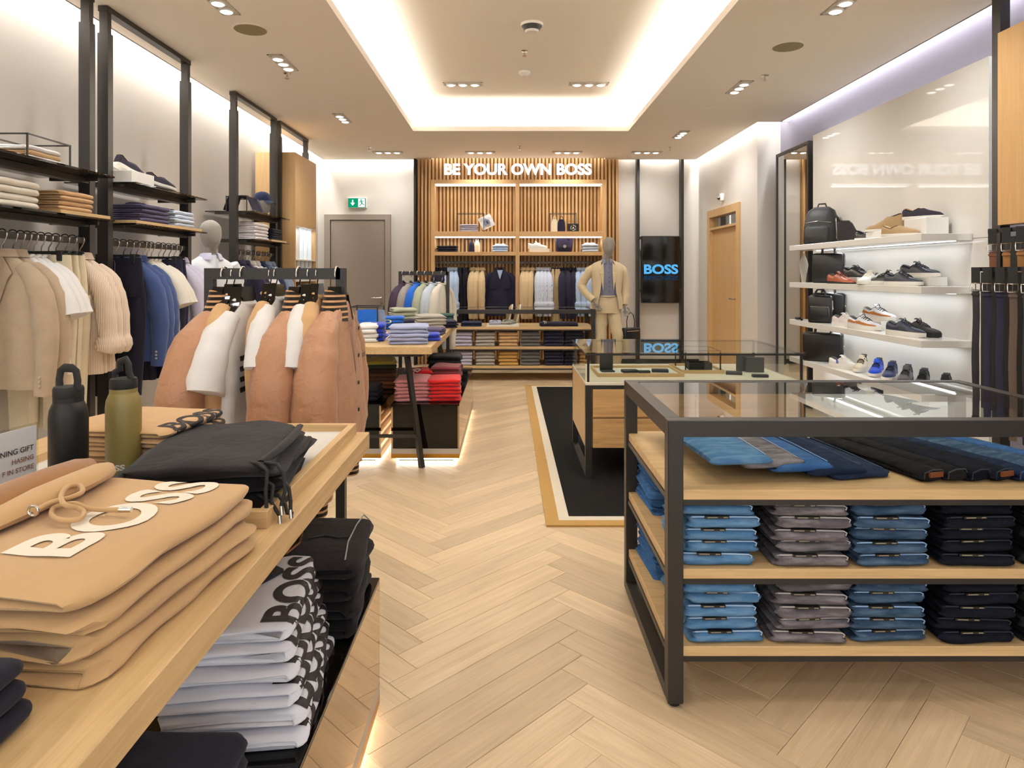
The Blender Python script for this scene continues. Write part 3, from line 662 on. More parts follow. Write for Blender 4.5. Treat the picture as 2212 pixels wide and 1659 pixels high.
# belt stand
t = thing('belt_stand', 'black post frame with oak panel and belt rails at the right edge', 'shelf frame', (3.02, 4.0, 0))
MB().box(-.03, .03, .08, .15, 0, CEIL).build('post', BLK, t); MB().box(-.03, .03, -1.1, -1.03, 0, CEIL).build('post', BLK, t)
MB().box(-.06, .02, -1.0, .06, 1.69, 2.85).build('oak_panel', wood('oak_belt_panel', '#c9a06a', 'Z', .45, .07), t)
for z in (1.95, 2.72): MB().box(-.02, .02, .05, .09, z-.02, z+.02).build('clamp', BLK, t)
MB().box(-.12, -.10, -.62, .06, 1.640, 1.664).build('belt_rail', BLK, t); MB().box(-.31, -.29, -.70, -.11, 1.410, 1.434).build('belt_rail', BLK, t)
for y in (-.6, -.2): MB().box(-.31, .0, y-.012, y+.012, 1.385, 1.41).build('rail_arm', BLK, t); MB().box(-.12, .0, y-.012, y+.012, 1.615, 1.64).build('rail_arm', BLK, t)
MB().box(-.02, .0, -1.0, .08, .75, 1.62).build('back_board', BLKM, t); MB().box(-.275, -.265, -.70, -.10, .62, 1.405).build('lower_board', BLKM, t)

# ================================================================== back cabinet
CY = 9.98
t = thing('back_shelving', 'oak shelving on the rear wall with two lit bays and hanging rails', 'shelf unit', (PX(1120, CY), CY, 0)); ox = t.location.x
xa, xb, xm_ = PX(931, CY)-ox, PX(1309, CY)-ox, PX(1118, CY)-ox
zt, zA, zB = PZ(388, CY), PZ(500, CY), PZ(544, CY); dp = .32
OB = wood('oak_shelving', '#cfa673', 'X', .42, .1); OBZ = wood('oak_shelving_upright', '#cfa673', 'Z', .42, .1)
for x in (xa, xb-.055): MB().box(x, x+.055, 0, dp, 0, zt).build('upright', OBZ, t)
MB().box(xm_-.03, xm_+.03, 0, dp, 0, zt-.06).build('upright', OBZ, t)
MB().box(xa+.055, xb-.055, 0, dp, zt-.06, zt).build('top_board', OB, t)
for x0, x1 in ((xa+.055, xm_-.03), (xm_+.03, xb-.055)):
    for z, th in ((zA, .075), (zB, .055)):
        MB().bev(x0, x1, 0, dp, z-th, z, .002).build('shelf', OB, t)
    for z in (zt-.06, zA-.075):
        MB().box(x0, x1, .03, .05, z-.009, z).build('led_bar', LED, t); MB().box(x0, x1, .20, .22, z-.009, z).build('led_bar', LED, t)
        area_light('shelf_led', (ox+(x0+x1)/2, CY+.12, z-.03), x1-x0-.05, .04, 2.6, WARM)
    MB().box(x0, x1, .15, .165, 1.545, 1.575).build('hanging_rail', BLK, t)
print('p3 ok')
# ================================================================== builders for the goods
FABC = {}
def fb(key, hexc, **kw): FABC[key] = fabric('cloth_'+key, hexc, **kw); return FABC[key]
for k, h in dict(white='#e6e4e2', offwhite='#dfd8ca', cream='#ddcfb2', tan='#c9a274', sand='#d0ba94', beige='#cdb48c', black='#1b181b', charcoal='#2b282a', navy='#262437', midnight='#1c1b28', navyblue='#252e49',
                 royal='#2238a8', cobalt='#1f5fc0', skyblue='#b0c4e2', periwinkle='#a3abcc', paleblue='#c9d3e2', lilac='#c4bfd3', lilacgrey='#b3afbf', steel='#7d87a0', grey='#9a948e', greige='#aaa398', darkgrey='#5b5857', sage='#aeb29b', forest='#27453f',
                 brown='#6d4526', darkbrown='#4a3324', rust='#94633a', ochre='#c2954f', yellow='#b9ad3f', olive='#4a4636', pink='#cf8b90', red='#cf2326', maroon='#7a2f37', aubergine='#3f3346', plum='#4c4561').items(): fb(k, h, sheen=.06 if k in ('black', 'charcoal', 'navy', 'midnight', 'plum', 'aubergine', 'navyblue', 'olive', 'forest', 'darkbrown') else .22)
fb('stripeblue', '#e1e3ea', stripe=.012, c2='#9fb0d2'); fb('stripetan', '#e3d6c6', stripe=.012, c2='#cdaa8a'); fb('stripewhite', '#e6e0de', stripe=.012, c2='#d6ccce')
fabric('cloth_satin', '#b0805f', .42, .06, 500, .1, .15, .7, sat=True); FABC['satin'] = MATS['cloth_satin']
fabric('cloth_linen', '#b09c84', .95, .14, 500, .6, .2, .25); FABC['linen'] = MATS['cloth_linen']
fabric('cloth_bluelinen', '#384a78', .95, .16, 420, .7, .2, .25); FABC['bluelinen'] = MATS['cloth_bluelinen']
FABC['rib'] = fabric('cloth_rib', '#1d1815', .9, .05, 500, .4, .1, .05, stripe=.021, c2='#c99a6c', axis='Z')
DEN = dict(light=denim('denim_light', '#4d779f', '#86a8c6'), mid=denim('denim_mid', '#30465f', '#6c839c'), blue=denim('denim_blue', '#33598a', '#5379a6'), dark=denim('denim_dark', '#182237', '#2a3a5a'), indigo=denim('denim_indigo', '#20293d', '#33425f'),
           black=denim('denim_black', '#171617', '#2a282a'), grey=denim('denim_grey', '#5e585c', '#a7a2a6'), ink=denim('denim_ink', '#12141d', '#20242f'))
RIM = dict(light='#a9c6e4', mid='#8fb0d6', blue='#7fa8d8', dark='#3a4a68', indigo='#4a5a78', black='#3a383a', grey='#b9b2b2', ink='#2a2f3c')
STRIP = plain('size_strip', '#17130f', .35); STRIPW = plain('size_strip_print', '#8f8674', .5)
MESH = {}
def fold_poly(d, n, t, q):
    path = []
    for k in range(n):
        z = (k+.5)*t; rev = ((n-1-k) % 2 == 1)
        ys = [t/2+(d-t)*i/6 for i in range(7)]
        if rev: ys.reverse()
        path += [(y, z) for y in ys]
        if k < n-1:
            cy = t/2 if rev else d-t/2; s = -1 if rev else 1
            path += [(cy+s*t/2*math.cos(a), (k+1)*t+t/2*math.sin(a)) for a in (-.9, -.45, 0, .45, .9)]
    A, B = [], []
    for i, p in enumerate(path):
        a = path[max(i-1, 0)]; c = path[min(i+1, len(path)-1)]; dx, dz = c[0]-a[0], c[1]-a[1]; l = math.hypot(dx, dz) or 1
        nx, nzv = -dz/l*q*t, dx/l*q*t
        A.append((p[0]+nx, p[1]+nzv)); B.append((p[0]-nx, p[1]-nzv))
    return A + B[::-1]
def fold_mesh(w, d, h, n, mat, seed=0, rough=1.0, droop=.10, K=9, wave=0.):
    """a garment folded n layers deep; fold faces -Y, width along X, origin at the base centre"""
    key = ('fold', round(w, 3), round(d, 3), round(h, 4), n, mat.name, seed, rough, wave)
    if key in MESH: return MESH[key]
    t = h/n; er = min(.016, w*.1) if rough < 1.9 else .024
    ends = [(0, .06), (.12*er, .25), (.4*er, .40), (er, .485)]
    xs = [(-w/2+e, q) for e, q in ends]+[(-w/2+w*i/(K-1), .485) for i in range(1, K-1)]+[(w/2-e, q) for e, q in reversed(ends)]; secs = []
    rc = .05 if rough >= 1.9 else .03
    for x, q in xs:
        P = fold_poly(d, n, t, q); sec = []; kx = max(0, (abs(x)-(w/2-rc))/rc); pull = 1-.5*rc/d*kx*kx*1.6
        for y, z in P:
            u = x/(w/2); zz = z*(1-droop*abs(u)**5-droop*.6*max(0, (abs(y/d-.5)*2))**6) + rough*.0035*nz(x*9+seed*3, y*9, seed*5.)*(z/h) + wave*nz(x*5.5+3, y*5.5)
            xx = x + rough*.010*u*nz(seed*2.7, z*70, y*3)+rough*.004*nz(z*90, seed)
            yy = (y - d/2)*pull + rough*.007*nz(x*7, z*45, seed*1.3)
            sec.append((xx, yy, zz))
        secs.append(sec)
    MESH[key] = MB().loft(secs).mesh('folded', mat, 60); return MESH[key]
def pos_word(i, n):
    if n == 1: return ''
    if i == n-1: return 'top of'
    if i == 0: return 'bottom of'
    return ORD[i]+' from bottom of'
def stack(name, cat, items, where, x, y, z, w, d, h, n=2, rot=0., jit=.006, group=None, collar=None, rough=1.0):
    """items bottom to top: (fabric key, description). One top-level thing per garment."""
    out = []; N = len(items)
    for i, (k, desc) in enumerate(items):
        sd = RND.randrange(3); mat = FABC[k] if k in FABC else DEN[k]
        me = fold_mesh(w, d, h*.985, n, mat, sd, rough)
        lab = f'{desc}, {pos_word(i, N)} stack {where}' if N > 1 else f'{desc} {where}'
        loc = (x+RND.uniform(-jit, jit), y+RND.uniform(-jit, jit), z+i*h); r = rot+RND.uniform(-.03, .03)
        if collar and i == N-1:
            t = thing(name, lab, cat, loc, r, group or f'folded goods {where}'); obj('body', me, t); collar_on(t, w, d, h, mat)
            out.append(t)
        else:
            o = obj(name, me, None, loc, r); tag(o, lab, cat, group or f'folded goods {where}'); out.append(o)
    return out
def collar_on(t, w, d, h, mat):
    pts = []; b = MB(); secs = []
    for i in range(13):
        a = -.35*PI + 1.7*PI*i/12 - PI*.0; a = PI/2+ (i/12-.5)*1.75*PI
        r = .052; c, s = math.cos(a), math.sin(a)
        secs.append([(r*c*1.1, s*r*.8+d*.08, h-.004), (r*.95*c*1.1, s*r*.75+d*.08, h+.022), (r*1.35*c*1.1, s*r*1.15+d*.08, h+.016), (r*1.5*c*1.1, s*r*1.3+d*.08, h+.002)])
    b.loft(secs, False, False, closed=False).build('collar', mat, t, smooth=60)
def jeans_stack(key, n, where, x, y, z, w, d, h, desc, rot=0.):
    for i in range(n):
        sd = RND.randrange(3); lab = f'{desc}, {pos_word(i, n)} stack {where}'
        t = thing('folded_jeans', lab, 'jeans', (x+RND.uniform(-.012, .012), y+RND.uniform(-.010, .010), z+i*h), rot+RND.uniform(-.06, .06), 'folded jeans on the front display unit')
        obj('denim_body', fold_mesh(w, d, h*.93, 2, DEN[key], sd, 1.5), t)
        k2 = ('rim', key, w, d, h, sd)
        if k2 not in MESH:
            b = MB(); f = -d/2-.001; m = h*.93
            b.tube([(-w*.46, f+.02, m*.75), (-w*.44, f+.005, m*.98), (-w*.2, f+.004, m*1.0), (w*.15, f+.004, m*.99), (w*.44, f+.004, m*.97), (w*.485, f+.006, m*.8), (w*.47, f+.006, m*.55)], .0024, 5)
            MESH[k2] = b.mesh('seam_edge', plain('rim_'+key, RIM[key], .9))
        obj('seam_edge', MESH[k2], t)
        k3 = ('strip', w, d, h)
        if k3 not in MESH:
            MESH[k3] = MB().box(-w*.27, w*.06, -d/2-.006, -d/2+.01, h*.86, h*1.04).mesh('size_strip', STRIP)
            MESH[k3, 1] = MB().box(-w*.24, -w*.10, -d/2-.0065, -d/2-.006, h*.91, h*.99).mesh('strip_print', STRIPW); MESH[k3, 2] = MB().box(-w*.02, w*.04, -d/2-.0065, -d/2-.006, h*.91, h*.99).mesh('strip_print', STRIPW)
        s = obj('size_strip', MESH[k3], t); obj('strip_print', MESH[k3, 1], s); obj('strip_print', MESH[k3, 2], s)

# ------------------------------------------------------------------ hanging garments
def ell(hw, ht, z, N, e=.75, cx=0., cy=0., ph=0., amp=0., kf=5, gap=None):
    out = []
    for i in range(N):
        a = 2*PI*i/N; c, s = math.cos(a), math.sin(a)
        x = hw*math.copysign(abs(c)**e, c); y = ht*math.copysign(abs(s)**e, s)
        y += amp*math.sin(kf*x/max(hw, .01)*1.6+ph)+amp*.6*nz(x*16, z*5, ph)
        out.append((cx+x, cy+y, z))
    return out
def sleeve_mb(side, kind, ph, spread=0., fat=1.0, back=0.):
    if kind == 'long': P = [(.115, -.170, .036, .040), (.160, -.208, .044, .048), (.198, -.252, .052, .054), (.228, -.32, .058, .058), (.250+spread, -.43, .060, .058), (.262+spread, -.55, .056, .053), (.260+spread, -.68, .050, .047), (.250+spread, -.78, .044, .042), (.246+spread, -.83, .041, .040)]
    elif kind == 'rolled': P = [(.115, -.170, .036, .040), (.160, -.208, .044, .048), (.198, -.252, .052, .054), (.230, -.33, .056, .056), (.254, -.46, .055, .052), (.264, -.575, .050, .048), (.263, -.60, .064, .062), (.262, -.635, .068, .066), (.260, -.66, .060, .058), (.258, -.665, .04, .04)]
    else: P = [(.115, -.170, .036, .040), (.160, -.208, .048, .048), (.198, -.252, .060, .052), (.228, -.31, .070, .056), (.250, -.37, .078, .058), (.268, -.435, .083, .058), (.270, -.44, .079, .054)]
    Q = []
    for a, c in zip(P, P[1:]):
        for q in range(3): Q.append(tuple(u+(v-u)*q/3 for u, v in zip(a, c)))
    P = Q+[P[-1]]; big = .011 if fat > 1 else .007
    b = MB(); N = 14; secs = []; pts = [Vector((side*x, -.014*k/len(P)+back*math.sin(min(1, k/14)*PI/2), z)) for k, (x, z, a, c) in enumerate(P)]
    for k, (x, z, ra, rb) in enumerate(P):
        t_ = (pts[min(k+1, len(P)-1)]-pts[max(k-1, 0)]).normalized(); v = Vector((0, 1, 0)); u = v.cross(t_).normalized()
        f = min(1, k/15)*(1 if k < 18 else .6); ra *= 1+(fat-1)*f*.45; rb *= 1+(fat-1)*f; am = big*min(1, k/6)
        secs.append([pts[k]+u*(ra*math.cos(2*PI*j/N)+am*nz(2*math.cos(2*PI*j/N), z*17, ph))+v*(rb*math.sin(2*PI*j/N)+am*nz(2*math.sin(2*PI*j/N), z*19, ph+9)) for j in range(N)])
    return b.loft(secs), P
def hang(kind, fab, label, loc, rot, cat='shirt', group='hanging garments', L=None, seed=0, th=1.0, hanger='slim', scale=1.0, lining=None, clipz=None, name=None, sp=0., back=0.):
    """kind: blazer, shirt, rolled, tee, bomber, knit, trousers"""
    t = thing(name or {'blazer': 'blazer', 'bomber': 'bomber_jacket', 'tee': 't_shirt', 'trousers': 'hanging_trousers', 'knit': 'sweatshirt'}.get(kind, 'shirt'), label, cat, loc, rot, group)
    t.scale = (scale,)*3
    mat = FABC[fab]; ph = seed*2.1; N = 26
    def cached(key, mk, m, sm=60):
        key = (kind, fab, seed % 3, L, th, sp, back)+key
        if key not in MESH: MESH[key] = mk().mesh(key[-1] if isinstance(key[-1], str) else 'part', m, sm)
        return MESH[key]
    if kind == 'trousers':
        L = L or 1.0
        def mk():
            b = MB(); b.loft([ell(.175, .020, -.105, N, .8, 0, 0, ph, .004), ell(.18, .026, -.14, N, .8, 0, 0, ph, .005), ell(.19, .034, -.22, N, .8, 0, 0, ph, .007), ell(.20, .034, -.36, N, .8, 0, 0, ph, .009)])
            for s in (-1, 1):
                b.loft([ell(.098, .036, -.33, 16, .85, s*.10, s*.012, ph+s, .005), ell(.094, .040, -.5, 16, .85, s*.10, s*.016, ph+s, .010), ell(.086, .036, -.75, 16, .85, s*.095, s*.016, ph+s, .010), ell(.078, .032, -L, 16, .85, s*.09, s*.012, ph+s, .008)])
            return b
        obj('body', cached(('body',), mk, mat), t)
        obj('waistband', cached(('waistband',), lambda: MB().loft([ell(.178, .024, -.10, N, .8, 0, 0, ph, .004), ell(.182, .027, -.145, N, .8, 0, 0, ph, .005)]), mat), t)
        obj('drawstring', cached(('drawstring',), lambda: MB().tube([(-.01, -.028, -.12), (-.03, -.045, -.15), (-.02, -.05, -.22), (-.025, -.048, -.31)], .0035, 6).tube([(.01, -.028, -.12), (.03, -.05, -.14), (.028, -.05, -.20), (.02, -.048, -.27)], .0035, 6), FABC['cream'] if fab in ('sand', 'cream', 'beige') else FABC['plum']), t)
    else:
        L = L or {'blazer': .80, 'shirt': .78, 'rolled': .80, 'tee': .76, 'bomber': .72, 'knit': .70}[kind]
        wd = {'blazer': .02, 'bomber': .02}.get(kind, 0)
        def mk():
            T = th; b = MB(); zs = [(-.112, .066, .036), (-.124, .084, .040), (-.150, .122, .043), (-.180, .160, .046), (-.212, .188, .049), (-.250, .202, .052)]
            secs = [ell(hw, ht*(1+(T-1)*.45), z, N, .8, 0, 0, ph, .001) for z, hw, ht in zs]
            for i in range(1, 12):
                f = i/11; secs.append(ell(.206+wd+.015*f+.004*nz(f*9, ph), (.054+.012*math.sin(f*3))*(1+(T-1)*min(1, .45+f)), -.250-(L-.250)*f, N, .8, 0, 0, ph+.5*nz(f*6, ph), .005+.012*f))
            b.loft(secs); return b
        obj('body', cached(('body',), mk, mat), t)
        sk = {'tee': 'short', 'rolled': 'rolled'}.get(kind, 'long')
        for s in (-1, 1):
            obj('sleeve', cached((s, 'sleeve'), lambda: sleeve_mb(s, sk, ph+s, sp, 1.55 if kind == 'bomber' else 1.1 if back else 1.0, back)[0], mat), t)
            if kind in ('bomber', 'knit'):
                obj('cuff', cached((s, 'cuff'), lambda: MB().loft([[(s*(.246+sp+r*math.cos(2*PI*j/14)), -.012+back+r*.95*math.sin(2*PI*j/14), z) for j in range(14)] for r, z in ((.044, -.825), (.043, -.83), (.041, -.885), (.036, -.89))]), FABC['rib'] if kind == 'bomber' else mat), t)
        if kind in ('blazer', 'shirt', 'rolled'):
            def mkc():
                secs = []
                for i in range(15):
                    a = PI/2+(i/14-.5)*1.72*PI; c, s = math.cos(a), math.sin(a)
                    secs.append([(.058*c, .036*s, -.108), (.056*c, .034*s, -.075), (.070*c, .046*s, -.078), (.086*c, .060*s, -.118)])
                return MB().loft(secs, False, False, closed=False)
            obj('collar', cached(('collar',), mkc, mat), t)
        if kind == 'blazer':
            for s in (-1, 1):
                obj('lapel', cached((s, 'lapel'), lambda: MB().add([(s*.045, -.052, -.11), (s*.105, -.056, -.20), (s*.085, -.064, -.235), (s*.012, -.066, -.44), (s*.02, -.060, -.20), (s*.045, -.046, -.115)], [(0, 1, 2, 4), (2, 3, 4), (0, 4, 5)]).move(lambda x, y, z: (x, y*th**.5, z)), mat, None), t)
            obj('button', cached(('button',), lambda: MB().lathe([(.009, 0), (.009, .004)], 10).move(lambda x, y, z: (x+.01, -.066-z, y-.46)), plain('button_horn', '#b9ab97', .4)), t)
            for s in (-1, 1):
                for q in range(3): obj('cuff_button', cached((s, q, 'cuff_button'), lambda: MB().lathe([(.007, 0), (.007, .004)], 8).move(lambda x, y, z: (s*(.262)+x, -.056-z, y-.775+.022*q)), plain('button_horn', '#b9ab97', .4)), t)
        if kind in ('shirt', 'rolled'):
            obj('button_placket', cached(('placket',), lambda: MB().grid(lambda u, v: (-.013+.026*u, -.060*th**.5-.004-.003*v, -.125-(L-.14)*v), 1, 8), mat), t)
        if kind in ('tee', 'knit'):
            obj('neckband', cached(('neckband',), lambda: MB().tube([(.070*math.cos(2*PI*i/18), .040*math.sin(2*PI*i/18), -.106-.022*max(0, -math.sin(2*PI*i/18))) for i in range(18)], .009, 6, True), mat), t)
        if kind == 'bomber':
            obj('rib_collar', cached(('collar',), lambda: MB().loft([[(rx*math.cos(PI/2+(i/16-.5)*1.8*PI), ry*math.sin(PI/2+(i/16-.5)*1.8*PI), z-.02*max(0, -math.sin(PI/2+(i/16-.5)*1.8*PI))) for i in range(17)] for rx, ry, z in ((.150, .046*(.55+.45*th)+.008, -.170), (.125, .044*(.55+.45*th)+.008, -.146), (.102, .040*(.55+.45*th)+.008, -.118), (.090, .036*(.55+.45*th)+.006, -.088), (.084, .034*(.55+.45*th)+.006, -.066), (.076, .030*(.55+.45*th)+.003, -.066), (.078, .030*(.55+.45*th)+.002, -.10))], closed=False), FABC['rib']), t)
            obj('hem_band', cached(('hem',), lambda: MB().loft([ell(.232, .058*th, -L+.005, N, .8, 0, 0, ph, .008), ell(.222, .054*th, -L-.055, N, .8, 0, 0, ph, .006)]), FABC['rib']), t)
            obj('placket', cached(('placket',), lambda: MB().grid(lambda u, v: (-.018+.036*u, -.066*th**.5-.006*v-.004, -.15-(L-.15)*v), 1, 10), mat), t)
            for q in range(5): obj('snap_button', cached((q, 'snap'), lambda: MB().lathe([(.009, 0), (.007, .004)], 10).move(lambda x, y, z: (x, -.066*th**.5-.012-z, y-.22-.11*q)), BLKM), t)
    # hanger
    hk = ('hanger', hanger)
    if hk not in MESH:
        b = MB()
        if hanger == 'plate':
            b.loft([[(-.19, y*.6, -.190), (-.085, y, -.125), (-.050, y, -.052), (.050, y, -.052), (.085, y, -.125), (.19, y*.6, -.190), (.18, y*.6, -.205), (0, y, -.15), (-.18, y*.6, -.205)] for y in (-.022, .022)])
        elif hanger == 'clip':
            b.bar((-.17, 0, -.085), (.17, 0, -.085), .012, .014)
            for s in (-1, 1): b.box(s*.13-.014, s*.13+.014, -.026, .026, -.135, -.075)
        else:
            b.tube([(-.165, 0, -.214), (-.09, 0, -.158), (-.03, 0, -.108), (0, 0, -.088), (.03, 0, -.108), (.09, 0, -.158), (.165, 0, -.214)], .010, 8)
        MESH[hk] = b.mesh('hanger', BLKG if hanger == 'plate' else BLKM, 50)
        MESH[hk, 1] = MB().tube([(0, 0, -.09), (.004, 0, -.055), (.018, 0, -.035)]+[(.030*math.cos(a), 0, -.002+.030*math.sin(a)) for a in [(-40+20*i)*PI/180 for i in range(13)]], .0032, 6).mesh('hook', CHROME, 60)
    hg = obj('hanger', MESH[hk], t); obj('hook', MESH[hk, 1], hg)
    return t

# ------------------------------------------------------------------ shoes
def interp(tab, s):
    for (a, va), (b_, vb) in zip(tab, tab[1:]):
        if s <= b_: f = (s-a)/(b_-a) if b_ > a else 0; f = f*f*(3-2*f); return va+(vb-va)*f
    return tab[-1][1]
def shoe(style, up, sole, label, loc, rot, lace=None, accent=None, cat='shoe', L=.285, lining=BLKM, group='shoes on the lit shelves', pitch=0., roll=0.):
    t = thing({'boot': 'ankle_boot', 'chukka': 'ankle_boot', 'loafer': 'loafer', 'oxford': 'dress_shoe', 'runner': 'running_shoe', 'sock': 'knit_sneaker'}.get(style, 'sneaker'), label, cat, loc, (roll, pitch, rot), group)
    st = {'sneaker': (.030, .030), 'runner': (.042, .034), 'loafer': (.022, .018), 'oxford': (.024, .010), 'boot': (.022, .014), 'chukka': (.020, .020), 'sock': (.036, .028)}[style]
    top = {'sneaker': [(0, .085), (.08, .092), (.26, .072), (.40, .105), (.52, .088), (.75, .060), (.93, .050), (1, .034)],
           'runner': [(0, .095), (.07, .105), (.26, .080), (.40, .118), (.52, .098), (.75, .066), (.93, .056), (1, .04)],
           'loafer': [(0, .080), (.07, .084), (.25, .062), (.40, .080), (.50, .082), (.70, .060), (.92, .046), (1, .026)],
           'oxford': [(0, .082), (.07, .088), (.25, .070), (.38, .096), (.52, .080), (.75, .054), (.94, .042), (1, .022)],
           'boot': [(0, .175), (.06, .182), (.36, .178), (.42, .160), (.50, .105), (.72, .064), (.93, .050), (1, .026)],
           'chukka': [(0, .130), (.06, .136), (.28, .118), (.40, .120), (.52, .092), (.74, .062), (.93, .048), (1, .026)],
           'sock': [(0, .120), (.06, .130), (.22, .100), (.36, .125), (.50, .092), (.75, .064), (.93, .054), (1, .04)]}[style]
    op = {'boot': .34, 'chukka': .34, 'loafer': .40}.get(style, .34)
    wt = [(0, .016), (.03, .029), (.12, .035), (.35, .033), (.62, .046), (.80, .043), (.93, .030), (.985, .014), (1, .006)]
    key = ('shoe', style, L)
    ss = [0, .03, .08, .16, .26, .34, .42, .52, .62, .72, .82, .90, .96, 1]
    if key not in MESH:
        b = MB(); secs = []
        for s in ss:
            hw = interp(wt, s); h = interp(top, s); z0 = st[0]*(1-s)+st[1]*s; sec = []
            fl = 1.0 if s <= op else 0.
            for j in range(11):
                a = PI*j/10; c, q = math.cos(a), math.sin(a)
                e = .55 if s <= op else .8
                x = hw*(1.0-.10*q)*math.copysign(abs(c)**e, c)
                if s <= op and q > .8: x *= .9
                sec.append((L*(s-.5), x, z0-.003+(h-z0)*q**(.55 if s <= op else .8)))
            secs.append(sec)
        b.loft(secs); MESH[key] = b
        # sole
        c = MB(); secs = []
        for z, k in ((0, .97), (.006, 1.03), (.7, 1.06), (1.0, 1.05)):
            ring = []
            for s in ss: ring.append((L*(s-.5)*1.02, interp(wt, s)*k, (z if z < .01 else z*(st[0]*(1-s)+st[1]*s))+(.006*max(0, (s-.8)/.2)**2 if z < .1 else 0)))
            for s in ss[::-1]: ring.append((L*(s-.5)*1.02, -interp(wt, s)*k, (z if z < .01 else z*(st[0]*(1-s)+st[1]*s))+(.006*max(0, (s-.8)/.2)**2 if z < .1 else 0)))
            secs.append(ring)
        c.loft(secs); MESH[key, 's'] = c
        # lining patch
        c = MB(); secs = []
        for s in (.03, .08, .16, .26, op):
            hw = interp(wt, s)*.66*(.6 if s == op else 1); h = interp(top, s)+.0015; secs.append([(L*(s-.5), hw*k, h-.002*abs(k)) for k in (-1, -.5, 0, .5, 1)])
        c.loft(secs, closed=False); MESH[key, 'l'] = c
    def put(nm, kk, m, sm=50):
        k3 = (key, kk, m.name)
        if k3 not in MESH: MESH[k3] = (MESH[key] if kk == 'u' else MESH[key, kk]).mesh(nm, m, sm)
        return obj(nm, MESH[k3], t)
    put('upper', 'u', up); put('sole', 's', sole); put('lining', 'l', lining)
    if lace:
        k4 = (key, 'lace', lace.name)
        if k4 not in MESH:
            c = MB()
            for i in range(5):
                s = .43+.055*i; h = interp(top, s); hw = interp(wt, s)*.62
                c.tube([(L*(s-.5)-.006, -hw, h-.012), (L*(s-.5), -hw*.5, h+.002), (L*(s-.5), hw*.5, h+.002), (L*(s-.5)+.006, hw, h-.012)], .003, 6)
            c.tube([(L*(.41-.5), 0, interp(top, .41)), (L*(.40-.5), .03, interp(top, .41)+.012), (L*(.45-.5), .045, .08), (L*(.44-.5), .02, interp(top, .44)+.004)], .0025, 6)
            MESH[k4] = c.mesh('laces', lace)
        obj('laces', MESH[k4], t)
        k5 = (key, 'tongue', up.name)
        if k5 not in MESH:
            MESH[k5] = MB().loft([[(L*(s-.5), k*.020, interp(top, .40)+z-.004*abs(k)) for k in (-1, -.5, 0, .5, 1)] for s, z in ((.50, -.016), (.42, .002), (.37, .012), (.355, .008), (.37, .004))], closed=False).mesh('tongue', up, 60)
        obj('tongue', MESH[k5], t)
    if accent:
        for sd in (-1, 1):
            k6 = (key, 'acc', sd, accent.name)
            if k6 not in MESH:
                def fn(u, v):
                    s = .02+.90*u; lo = .08+.03*math.sin(u*7); hi = .46-.16*abs(u-.5)+.10*math.sin(u*9)
                    q = lo+(hi-lo)*v; a = math.asin(min(1, q)); hw = interp(wt, s); h = interp(top, s); z0 = st[0]*(1-s)+st[1]*s
                    return (L*(s-.5), sd*(hw*(1.0-.10*q)*abs(math.cos(a))**(.55 if s <= op else .8)+.0015), z0-.003+(h-z0)*q**(.55 if s <= op else .8))
                MESH[k6] = MB().grid(fn, 16, 3).mesh('side_panel', accent, 60)
            obj('side_panel', MESH[k6], t)
    if style in ('boot', 'chukka'):
        obj('pull_tab', MB().box(-L*.5-.004, -L*.5+.008, -.009, .009, interp(top, 0)-.02, interp(top, 0)+.022).mesh('pull_tab', BLKM if style == 'boot' else FABC['darkbrown']), t)
    return t
print('p4 ok')
from mathutils.bvhtree import BVHTree
def bvh(me): return BVHTree.FromPolygons([v.co[:] for v in me.vertices], [p.vertices[:] for p in me.polygons])
def drape_top(mb, tree, off=.0012):
    def fn(x, y, z):
        h = tree.ray_cast(Vector((x, y, 2)), Vector((0, 0, -1)))
        return (x, y, (h[0].z if h[0] else 0)+off)
    return mb.move(fn)
def drape_fold(mb, tree, d, h, arc=.045, off=.0015):
    """wrap print over the rounded fold at y=-d/2: v<arc runs up round the fold, the rest along the top"""
    def fn(x, y, z):
        if y < arc:
            a = -.5+(y/arc)*(PI/2+.5); c = Vector((x, -d/2+h*.55, h*.5)); dr = Vector((0, -math.cos(a), math.sin(a)))
            hit = tree.ray_cast(c+dr*.3, -dr)
            return tuple(hit[0]+dr*off) if hit[0] else tuple(c+dr*h*.5)
        yy = -d/2+h*.55+(y-arc); hit = tree.ray_cast(Vector((x, yy, 2)), Vector((0, 0, -1)))
        return (x, yy, (hit[0].z if hit[0] else h)+off)
    return mb.move(fn)
PRW = plain('print_white', '#efe8d8', .8); PRB = plain('print_black', '#1e1618', .75)
